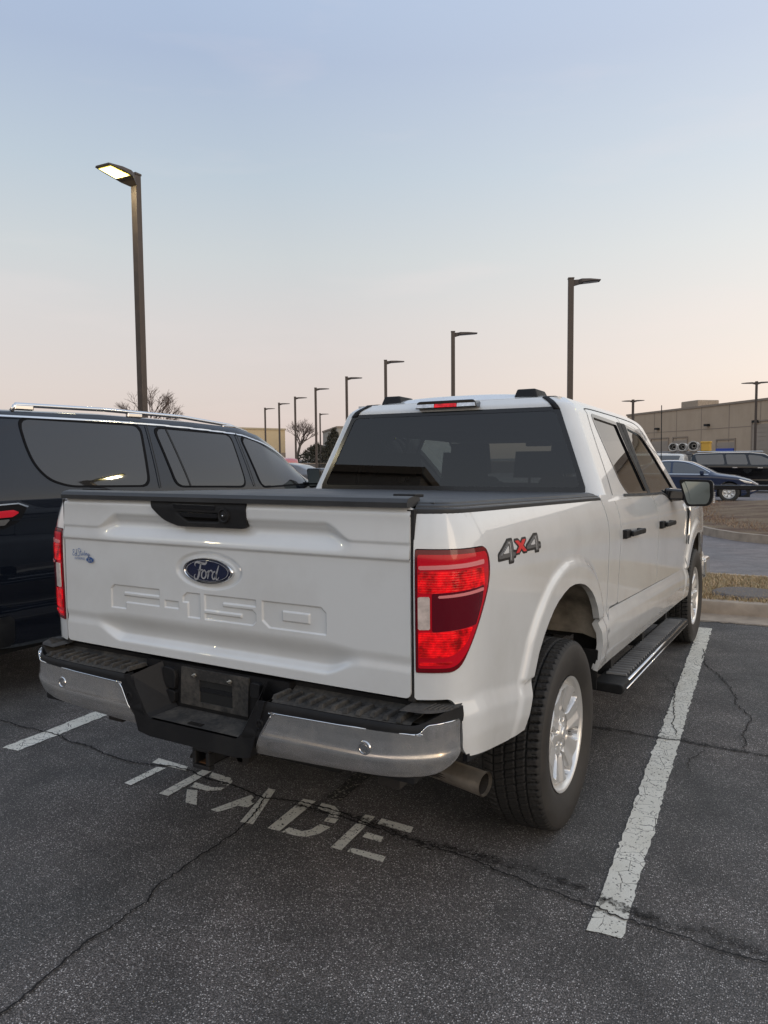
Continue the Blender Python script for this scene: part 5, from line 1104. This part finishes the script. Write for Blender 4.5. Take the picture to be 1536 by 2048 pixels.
# tail light wrapping to the side
M['reverse_grey'] = simple('grey_lens', (.16, .15, .14), .12, .3, coat=1, bump=.3, bscale=90, var=.3)
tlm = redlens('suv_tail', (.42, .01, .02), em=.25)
o = on_suv('tail_light', rpoly([(.0, 1.30), (.60, 1.318), (.665, 1.295), (.60, 1.20), (.50, 1.165), (.0, 1.165)], .02), M['seal'], .012, step=.012)
on_suv('tail_lens', rpoly([(.0, 1.262), (.56, 1.280), (.60, 1.262), (.55, 1.235), (.0, 1.228)], .008), tlm, .020, step=.008, parent=o)
on_suv('clear_lens', rpoly([(.0, 1.215), (.54, 1.222), (.50, 1.185), (.0, 1.180)], .008), M['reverse_grey'], .018, step=.008, parent=o)
on_suv('tail_chrome', rpoly([(.0, 1.306), (.60, 1.324), (.672, 1.300), (.66, 1.29), (.60, 1.316), (.0, 1.298)], .0), M['bright'], .018, step=.005, parent=o)
for s in (1, -1):
    mb = MB(); mb.prism(rpoly([(1.00, 1.50), (1.18, 1.50), (1.20, 1.32), (1.03, 1.30)], .03), lambda a, b, d: (s*a, d+.08, b), 3.63, 3.76); m_ = mb.build('mirror', M['gloss_black'], suv, bevel=.03, seg=3); fix_normals(m_.data)
    mb = MB(); mb.box(*sorted((s*.90, s*1.05)), 3.74, 3.80, 1.32, 1.36); mb.build('mirror_arm', M['gloss_black'], m_)
    G_ = rpoly([(1.02, 1.485), (1.165, 1.485), (1.18, 1.335), (1.045, 1.318)], .025); mb = MB(); mb.add([(s*a, 3.706, b) for a, b in G_], [tuple(range(len(G_)))[::1 if s > 0 else -1]]); mb.build('mirror_glass', M['reflmirror'], m_)
    mb = MB()
    for y in (2.0, 3.05): mb.box(*sorted((s*.985, s*1.01)), y, y+.20, 1.10, 1.125)
    mb.build('door_handle', M['bright'], suv, bevel=.008)

# generic background cars ----------------------------------------------------
def sedan_table(L=4.85, h=1.46, w=.92):
    return [(0, .50, .80, .84, w*.78, .5), (.08, .34, .90, .94, w*.92, .62), (.30, .26, .95, 1.04, w*.97, .66), (.75, .22, .97, 1.14, w, .66), (1.25, .2, .97, h*.93, w, .62), (1.8, .2, .965, h, w, .60), (2.3, .2, .955, h, w, .60), (2.75, .2, .945, h*.955, w, .60), (3.2, .2, .935, 1.18, w, .63), (3.55, .2, .92, .99, w, .68), (4.2, .22, .85, .90, w*.98, .68), (L-.25, .26, .74, .78, w*.90, .6), (L, .40, .60, .62, w*.72, .45)]
def suv_table(L=5.1, h=1.9, w=.98):
    return [(0, .55, 1.15, 1.2, w*.88, .6), (.04, .45, 1.18, h*.95, w*.93, .68), (.25, .38, 1.2, h*.985, w*.98, .74), (1.2, .35, 1.2, h, w, .76), (2.4, .35, 1.18, h, w, .76), (3.0, .35, 1.16, h*.96, w, .75), (3.4, .35, 1.15, h*.82, w, .74), (3.75, .35, 1.13, 1.20, w, .78), (4.6, .36, 1.06, 1.12, w*.98, .78), (L-.15, .4, .92, .98, w*.9, .68), (L, .5, .75, .78, w*.78, .55)]
carblue = paint('blue_paint', (.010, .022, .060), .02, 1, .3, spec=.2); carblack = paint('black_paint', (.004, .004, .005), .0, 1, .25, spec=.1); carwhite = paint('car_white', (.62, .62, .60), .05, 1, .3); carred = paint('car_red', (.42, .01, .02), .05, 1, .3); cargrey = paint('car_grey', (.10, .10, .105), .05, 1, .3)
bgglass = simple('car_window', (.035, .037, .038), .03, coat=1, spec=.9)
HD = math.radians(-86)          # broadside, nose to the right
def place(px_x, px_y, rz, L_, off=0): return (px_x, px_y, 0)
sed = dict(wr=.335, table=sedan_table(), windows=[[(1.12, 1.05), (1.45, 1.33), (1.75, 1.385), (2.05, 1.385), (2.05, 1.0), (1.10, 1.0)], [(2.12, 1.385), (2.40, 1.37), (2.80, 1.28), (3.25, 1.04), (3.22, .985), (2.12, .995)]], wrad=.03, gstep=.04)
s_root, _, on_sed = vehicle('parked_car', 'dark blue sedan with chrome window trim parked across the road behind the pickup mirror', 'car', (-4.9, 25.75, .0), HD, sed, carblue, bgglass, (1.05, 3.95))
trimline(on_sed, [(1.0, 1.03), (1.35, 1.31), (1.70, 1.415), (2.1, 1.43), (2.5, 1.40), (2.9, 1.27), (3.34, 1.03)], .022, M['bright'], 'chrome_strip'); trimline(on_sed, [(1.0, .985), (2.1, .972), (3.3, .962)], .02, M['bright'], 'chrome_strip')
on_sed('headlight', rpoly([(4.20, .82), (4.62, .70), (4.70, .64), (4.45, .66)], .02), clr, .012); on_sed('door_handle', rpoly([(1.55, .865), (1.75, .862), (1.75, .84), (1.55, .843)], 0), M['bright'], .02); on_sed('door_handle', rpoly([(2.65, .855), (2.85, .852), (2.85, .83), (2.65, .833)], 0), M['bright'], .02)
for s in (1, -1):
    mb = MB(); mb.box(*sorted((s*.90, s*1.10)), 3.02, 3.16, .96, 1.09); mb.build('mirror', carblue, s_root, bevel=.03)
sv = dict(wr=.38, table=suv_table(5.1, 1.76), windows=[[(.20, 1.64), (1.35, 1.66), (1.45, 1.22), (.35, 1.22)], [(1.45, 1.66), (2.25, 1.65), (2.38, 1.21), (1.55, 1.22)], [(2.35, 1.64), (2.85, 1.58), (3.25, 1.40), (3.45, 1.20), (2.48, 1.20)]], wrad=.04, gstep=.05)
b_root, _, on_b = vehicle('parked_suv', 'glossy black full size suv parked beyond the blue sedan', 'suv', (-3.35, 34.0, 0), math.radians(-88), sv, carblack, simple('amber_window', (.10, .09, .075), .04, coat=1), (1.1, 4.1))
for s in (1, -1):
    mb = MB(); mb.tube([(s*.76, .3, 1.79), (s*.76, 2.9, 1.78)], .015, 6); mb.build('roof_rail', M['bright'], b_root)
    mb = MB(); mb.box(*sorted((s*.94, s*1.18)), 3.35, 3.5, 1.15, 1.32); mb.build('mirror', carblack, b_root, bevel=.03)
    mb = MB(); mb.box(*sorted((s*.96, s*1.0)), 1.75, 1.95, 1.06, 1.10); mb.box(*sorted((s*.96, s*1.0)), 2.75, 2.95, 1.05, 1.09); mb.build('door_handle', M['bright'], b_root)
mb = MB(); mb.box(-.68, .68, -.22, .1, 1.67, 1.71); mb.build('roof_spoiler', carblack, b_root, bevel=.02)
sv2 = dict(wr=.36, table=suv_table(4.8, 1.75, .93), windows=[[(.20, 1.62), (1.35, 1.64), (1.45, 1.20), (.35, 1.20)], [(1.45, 1.64), (2.25, 1.63), (2.38, 1.19), (1.55, 1.20)], [(2.35, 1.62), (2.85, 1.56), (3.2, 1.40), (3.35, 1.19), (2.48, 1.19)]], wrad=.04, gstep=.05)
vehicle('parked_suv', 'white suv whose roof shows above the blue sedan', 'suv', (-3.85, 36.0, 0), math.radians(91), sv2, carwhite, bgglass, (1.0, 3.8))
vehicle('parked_car', 'red car parked far off between the black suv and the pickup cab', 'car', (-20.6, 26.6, 0), math.radians(100), dict(sv2, table=suv_table(4.5, 1.72, .92)), carred, bgglass, (1.05, 3.95))
vehicle('parked_car', 'dark grey car parked beside the distant red car', 'car', (-16.6, 24.0, 0), math.radians(100), sed, cargrey, bgglass, (1.05, 3.95))
# work truck carrying ducts and a yellow crate behind the black suv
wt = empty('work_truck', 'dark work truck with a tall box behind the black suv', 'truck', (-7.2, 38.9, 0), math.radians(-88))
mb = MB(); mb.box(-1.0, 1.0, 0, 4.4, .9, 1.84); mb.hexa([(-1, 4.2, .6), (1, 4.2, .6), (1, 5.8, .6), (-1, 5.8, .6)], [(-.9, 4.45, 1.83), (.9, 4.45, 1.83), (.9, 5.0, 1.83), (-.9, 5.0, 1.83)]); mb.build('body', cargrey, wt, bevel=.05)
mb = MB(); mb.box(-.9, .9, .1, 5.5, .5, .9); mb.build('chassis', M['black'], wt)
for y in (1.0, 4.6):
    for s in (1, -1): wheel((s*.86, y, .42), s, 0, wt, 1.04)
galv = simple('galvanised', (.42, .42, .42), .35, .8, var=.2)
def duct(x, y, z, r, lab):
    mb = MB(); mb.lathe([(r*.62, -.5), (r*.95, -.45), (r, .35), (r*1.1, .4), (r*.85, .4), (r*.8, .1), (r*.45, .0), (0, .0)], 24, lambda a, b, h: (x+a, y-h, z+b)); o = mb.build('exhaust_fan', galv, smooth=True, angle=40)
    o2 = MB(); o2.lathe([(r*.3, .12), (r*.3, .05), (0, .12)], 12, lambda a, b, h: (x+a, y-h, z+b)); o2.build('fan_hub', M['black'], o); return tag(o, lab, 'fan', group='round metal fans carried on the work truck')
duct(-4.83, 38.3, 2.07, .20, 'leftmost round grey metal fan on top of the work truck'); duct(-4.38, 38.3, 2.07, .20, 'middle round grey metal fan on top of the work truck'); duct(-3.86, 38.3, 2.11, .24, 'largest round grey metal fan next to the yellow crate')
mb = MB(); mb.box(-3.50, -3.06, 38.0, 38.5, 1.84, 2.32); mb.box(-3.53, -3.03, 37.97, 38.53, 2.24, 2.34); yb = mb.build('yellow_crate', simple('yellow_plastic', (.55, .33, .05), .5), bevel=.03); tag(yb, 'yellow plastic crate on top of the work truck right of the fans', 'crate')
# long dark rail of a low trailer in front of the black suv
mb = MB(); mb.box(-1.6, 9.0, 22.9, 23.15, .52, .67); mb.build('barrier_rail', M['gloss_black'], bevel=.02); ro = bpy.data.objects['barrier_rail']; tag(ro, 'long black horizontal rail in front of the blue sedan wheel', 'barrier')
mb = MB(); mb.box(6.0, 6.15, 22.95, 23.1, 0.1, .52); mb.build('post', M['gloss_black'], ro)

# ================================================================== LAMP POSTS
def lamp_post(loc, h, az, label, double=False, lit=False, w=.13, group='tall bronze parking lot lamp posts', L_=.62, near=False):
    root = empty('street_lamp', label, 'lamp post', loc, az, group)
    mb = MB(); mb.box(-w/2, w/2, -w/2, w/2, 0, h); mb.box(-w*1.3, w*1.3, -w*1.3, w*1.3, 0, .05); mb.build('pole', M['pole'], root, bevel=.008)
    mb = MB(); mb.box(-w*.56, w*.56, -w*.56, w*.56, h, h+.03); mb.build('pole_cap', M['pole'], root)
    for s in ((1, -1) if double else (1,)):
        mb = MB(); zt = h-.03; x0 = s*w/2; 
        prof = [(x0, zt-.16, zt), (x0+s*.12, zt-.12, zt), (x0+s*.20, zt-.085, zt+.005), (x0+s*(L_*.6), zt-.06, zt), (x0+s*L_, zt-.045, zt-.02)]; wd = [.045, .07, .17, .18, .13] if not near else [.07, .15, .19, .20, .16]
        vs = []
        for (x, za, zb_), ww in zip(prof, wd): vs += [(x, -ww, za), (x, ww, za), (x, ww*.9, zb_), (x, -ww*.9, zb_)]
        mb.add(vs, [(i*4+k, i*4+(k+1) % 4, (i+1)*4+(k+1) % 4, (i+1)*4+k) for i in range(4) for k in range(4)]+[(0, 1, 2, 3), (16, 17, 18, 19)]); hd = mb.build('lamp_head', M['pole'], root); fix_normals(hd.data)
        mb = MB(); a, b = x0+s*.24, x0+s*(L_-.06); z = zt-.066; K_ = 1.1 if near else 1; mb.add([(a, -.13*K_, zt-.090), (b, -.11*K_, zt-.058), (b, .11*K_, zt-.058), (a, .13*K_, zt-.090)], [(0, 1, 2, 3)]); 
        if lit: mb.mi = 1; e_ = .10; mb.add([(a-e_, -.15*K_, zt-.088), (b+.02, -.125*K_, zt-.055), (b+.02, .125*K_, zt-.055), (a-e_, .15*K_, zt-.088)], [(0, 1, 2, 3)])
        mt = [M['lit'], M['lit_edge']] if lit else M['lampglass']; mb.build('lamp_glass', mt, hd)
        if lit:
            ld = bpy.data.lights.new('lamp_light', 'AREA'); ld.energy = 14 if near else 40; ld.size = .3; ld.color = (1, .86, .55); lo = bpy.data.objects.new('lamp_light', ld); col.objects.link(lo); lo.parent = hd; lo.location = ((a+b)/2, 0, zt-.11)
    return root
b = NB('lit_lamp'); b.set(Base_Color=(1, .9, .6), Emission_Color=(1, .86, .36), Emission_Strength=4.5); M['lit'] = b.m
b = NB('lit_lamp_edge'); b.set(Base_Color=(1, .9, .3), Emission_Color=(.95, .80, .16), Emission_Strength=1.0); M['lit_edge'] = b.m
M['lampglass'] = simple('lamp_glass', (.30, .29, .27), .3)
PZ = 6.4
lamp_post((-8.31, 6.12, 0), PZ, math.radians(-87), 'nearest lamp post with its lamp lit yellow, behind the black suv', lit=True, w=.121, L_=.66, near=True)
sg = MB(); sg.box(-8.18, -7.98, 6.24, 6.26, 1.9, 2.25); sg.build('post_sign', M['conc']); tag(bpy.data.objects['post_sign'], 'small pale sign panel fixed to the lit lamp post', 'sign')
row = [(-4.169, 17.414, 'tall unlit lamp post rising behind the right side of the truck cab roof'), (-10.489, 23.453, 'unlit lamp post rising behind the middle of the truck cab roof'), (-16.809, 29.222, 'unlit lamp post rising behind the left roof corner of the truck cab'),
 (-22.421, 34.351, 'unlit lamp post just left of the truck cab'), (-27.842, 38.861, 'unlit lamp post in the gap in front of the dark evergreen'), (-33.353, 43.914, 'unlit lamp post in front of the bare tree in the gap'), (-38.132, 48.034, 'unlit lamp post before the right end of the yellow building'), (-42.984, 52.138, 'farthest left lamp post of the row, before the yellow building')]
for x, y, lb in row: lamp_post((x, y, 0), PZ, math.radians(28 if y > 20 else 25), lb, w=.145, L_=.85 if y > 20 else .70)
lamp_post((-43.811, 62.164, 0), PZ, math.radians(28), 'small distant lamp post right of the tallest one in the gap', w=.145, L_=.85)
lamp_post((-2.15, 53.7, 0), 6.55, math.radians(3), 'double headed lamp post before the tan warehouse at the right edge', double=True, w=.16, L_=.85)
lamp_post((-10.9, 57.0, 0), 5.95, math.radians(3), 'double headed lamp post at the left end of the tan warehouse', double=True, w=.17, L_=.75)
# lit lamps behind the photographer, seen as reflections in the glass
lamp_post((4.75, 7.25, 0), 6.0, math.radians(150), 'lit lamp post on the verge to the right of the pickup truck', lit=True, w=.19, L_=.85)
lamp_post((16, -22, 0), PZ, math.radians(110), 'lit lamp post across the lot behind the photographer, right of the dealership', lit=True, w=.19, L_=.85)
lamp_post((-7.8, -8.2, 0), 6.2, math.radians(60), 'lit lamp post in front of the dealership behind the photographer', lit=True, w=.19, L_=.85)

# ================================================================== BUILDINGS
def wall_mat(name, c, c2, pitch=0, bands=0):
    b = NB(name); v = b.coord(); n = b.noise(v, .35, 5, .6); n2 = b.noise(b.coord((1, 1, .12)), 1.6, 5, .7); f = b.math('ADD', b.math('MULTIPLY', n, .6), b.math('MULTIPLY', n2, .4))
    colr = b.mix(b.mr(f, .38, .62), c, c2)
    if pitch:
        w = b.n('TexWave', wave_type='BANDS', bands_direction='X'); w.inputs['Scale'].default_value = pitch; b.l(v, w.inputs[0]); b.bump(w.outputs[0], .6, .03)
    b.set(Base_Color=colr, Roughness=.85); return b.m
tan = wall_mat('tan_wall', (.40, .305, .215), (.45, .35, .25)); tand = simple('seam_dark', (.27, .215, .165), .9); doorm = wall_mat('roll_door', (.34, .28, .225), (.30, .25, .20))
# warehouse: facade from A to B (far left to right and on out of frame)
A = Vector((-22.3, 107.0, 0)); B = Vector((-3.28, 85.04, 0)); dv = (B-A).normalized(); L1 = (B-A).length+46; nv = Vector((dv.y, -dv.x, 0))
wh = empty('warehouse', 'long low tan concrete warehouse with roll up doors at the right', 'building', A, math.atan2(dv.y, dv.x))
mb = MB(); mb.box(0, L1, 0, 40, 0, 7.5); mb.build('wall', tan, wh)
mb = MB(); mb.box(-.1, L1+.1, -.12, .5, 7.35, 7.58); mb.build('parapet', tand, wh)
k = 3.0; mb = MB(); x = 2.0
while x < L1: mb.box(x-.05, x+.05, -.02, 0, 0, 7.35); x += 5.2
mb.box(0, L1, -.021, 0, 4.72, 4.80); mb.build('panel_seam', tand, wh)
def rollup(x, w_, h_, band=None):
    mb = MB(); 
    for q in range(int(h_/.45)): mb.box(x, x+w_, -.06, .02, q*.45, q*.45+.43)
    d_ = mb.build('roller_door', doorm, wh); mb = MB(); mb.box(x-.15, x, -.10, .02, 0, h_+.15); mb.box(x+w_, x+w_+.15, -.10, .02, 0, h_+.15); mb.box(x, x+w_, -.10, .02, h_, h_+.15); mb.build('door_frame', tand, d_)
    if band: mb = MB(); mb.box(x+.05, x+w_-.05, -.20, -.07, h_-1.6, h_-.95); mb.build('dock_curtain', band, d_)
for x, w_, h_, bd_ in ((6.6, 4.0, 3.9, None), (11.8, 3.0, 3.9, None), (20.7, 3.2, 3.4, simple('blue_curtain', (.02, .06, .35), .6)), (26.8, 5.0, 5.2, None), (33, 5, 4.6, None), (41, 5, 4.6, None), (49, 5, 4.6, None), (57, 5, 4.6, None)): rollup(x, w_, h_, bd_)
for x in (8.2, 19.0, 27.5, 46): mb = MB(); mb.box(x-.3, x+.3, -.45, 0, 5.1, 5.35); mb.build('wall_lamp', M['black'], wh)
mb = MB(); mb.box(8.5, 12.2, 3, 6, 7.5, 8.7); mb.build('roof_unit', M['conc'], wh, bevel=.1)
tb = empty('mirrored_block', 'tan flat roofed block right of the pickup, out of view, added for side window reflections', 'building', (4.5, 43, 0), math.radians(-4))  # unseen block added to give the side windows a building to reflect
mb = MB(); mb.box(0, 34, 0, 16, 0, 7.4); mb.build('wall', tan, tb)
mb = MB(); mb.box(-.2, 34.2, -.2, 16.2, 7.4, 7.8); mb.build('parapet', tand, tb)
for k in range(7): mb = MB(); mb.box(2+k*4.6, 4.6+k*4.6, -.06, .1, 1, 3.2); mb.build('window', bgglass, tb)
# distant yellow shed and grey shed in the gap
yw = wall_mat('yellow_siding', (.52, .40, .24), (.56, .44, .27), 2.0)
def shed(name, label, p0, p1, h, depth, m, trim):
    p0 = Vector((*p0, 0)); p1 = Vector((*p1, 0)); d = (p1-p0); r = empty(name, label, 'building', p0, math.atan2(d.y, d.x)); mb = MB(); mb.box(0, d.length, 0, depth, 0, h); mb.build('wall', m, r)
    mb = MB(); mb.box(-.1, d.length+.1, -.15, depth, h, h+.28); mb.build('roof', trim, r); mb = MB(); mb.box(0, d.length, -.05, .0, 0, h*.42); mb.build('lower_wall', tand, r); return r
shed('yellow_shed', 'distant yellow metal building left of the bare tree', (-84, 88), (-79.9, 103.0), 6.8, 20, yw, simple('shed_trim', (.40, .33, .22), .7))
shed('grey_shed', 'distant greyish building at the left edge of the truck cab', (-80.4, 115.3), (-66.4, 99.3), 6.7, 20, wall_mat('grey_siding', (.30, .28, .24), (.34, .31, .26), 1.0), tand)
mb = MB(); mb.box(0, 34, 0, .12, 0, 1.15); fz = mb.build('boundary_wall', simple('wall_grey', (.13, .12, .115), .9), None); fz.location = (-52, 55, 0); fz.rotation_euler = (0, 0, math.radians(38)); tag(fz, 'low dark boundary wall across the gap below the distant trees', 'wall')
mb = MB(); mb.box(0, 34, -.04, .16, 1.15, 1.24); mb.build('wall_coping', M['conc'], fz)
# dealership behind the photographer: seen in the rear window and chrome
dl = empty('dealership', 'tan dealership building with small dark windows behind the photographer', 'building', (-15.6, -26.3, 0), math.radians(176.0))
mb = MB(); mb.box(0, 34, 0, 14, 0, 14.2); mb.build('wall', wall_mat('dealer_wall', (.34, .30, .26), (.38, .34, .29)), dl)
mb = MB(); mb.box(-.2, 34.2, -.2, 14.2, 14.2, 14.6); mb.build('parapet', tand, dl)
for k in range(12): mb = MB(); mb.box(.8+k*1.7, 1.35+k*1.7, -.06, .1, 11.6, 12.5); mb.build('window', bgglass, dl)
mb = MB(); mb.box(3, 24, -1.4, 0, 5.2, 7.8); mb.build('canopy', simple('canopy_blue', (.02, .05, .16), .5), dl, bevel=.2)
for k in range(8): mb = MB(); mb.box(3+k*2.7, 5.3+k*2.7, -.08, .1, .3, 3.8); mb.build('shop_window', bgglass, dl)

# ================================================================== TREES
bark = simple('bark', (.10, .08, .065), .95)
def bare_tree(loc, h, label, seed, spread=.55, name='bare_tree'):
    r = random.Random(seed); root = empty(name, label, 'tree', loc); tr = MB(); cr = MB()
    def grow(p, d, l, rad, lev):
        q = p+d*l; (tr if lev < 2 else cr).tube([p, (p+q)/2+Vector((r.uniform(-1, 1), r.uniform(-1, 1), 0))*l*.05, q], rad, 5 if lev < 2 else 3, cap=False, r1=rad*.7)
        if lev >= 7: return
        for k in range(r.choice((2, 3, 3)) if lev < 6 else 2):
            nd = (d+Vector((r.uniform(-1, 1), r.uniform(-1, 1), r.uniform(-.25, .45)))*spread*1.1).normalized(); grow(p+d*l*r.uniform(.6, 1), nd, l*r.uniform(.62, .82), rad*.62, lev+1)
    grow(Vector((0, 0, 0)), Vector((0, 0, 1)), h*.24, h*.022, 0)
    tr.build('trunk', bark, root, smooth=True); cr.build('crown', simple('twigs', (.14, .105, .09), .95), root)
bare_tree((-46.6, 40.6, 0), 10.6, 'bare leafless tree behind the lit lamp post', 3, .62)
bare_tree((-48.6, 64.5, 0), 9.2, 'bare leafless tree in the gap right of the yellow building', 11, .62)
def leafy(loc, h, w, label, seed):
    r = np.random.default_rng(seed); root = empty('evergreen_tree', label, 'tree', loc); MB().tube([(0, 0, 0), (0, 0, h*.6)], .15, 8, r1=.05).build('trunk', bark, root) if False else None
    t_ = MB(); t_.tube([(0, 0, 0), (0, 0, h*.7)], .16, 8, r1=.04); t_.build('trunk', bark, root)
    cr = MB()
    for _ in range(3600):
        z = r.random()**.8; rad = w*(1-z)**.7*math.sqrt(r.random()); a = r.random()*6.28; p = np.array((rad*math.cos(a), rad*math.sin(a), .4+z*(h-.4)+r.normal(0, .12))); d1, d2 = r.normal(0, .13, (2, 3)); cr.mi = int(r.random()*2); cr.add([p, p+d1, p+d2], [(0, 1, 2)])
    cr.build('crown', [simple('leaf_dark', (.035, .035, .022), .9), simple('leaf_mid', (.075, .065, .045), .9)], root)
leafy((-42.3, 62.5, 0), 4.6, 2.0, 'dark evergreen between two lamp posts in the gap', 1); leafy((-47.0, 66.0, 0), 3.2, 3.6, 'low dark bush behind the bare tree in the gap', 2); leafy((-40.0, 63.5, 0), 2.8, 2.2, 'low dark bush before the grey building', 4)
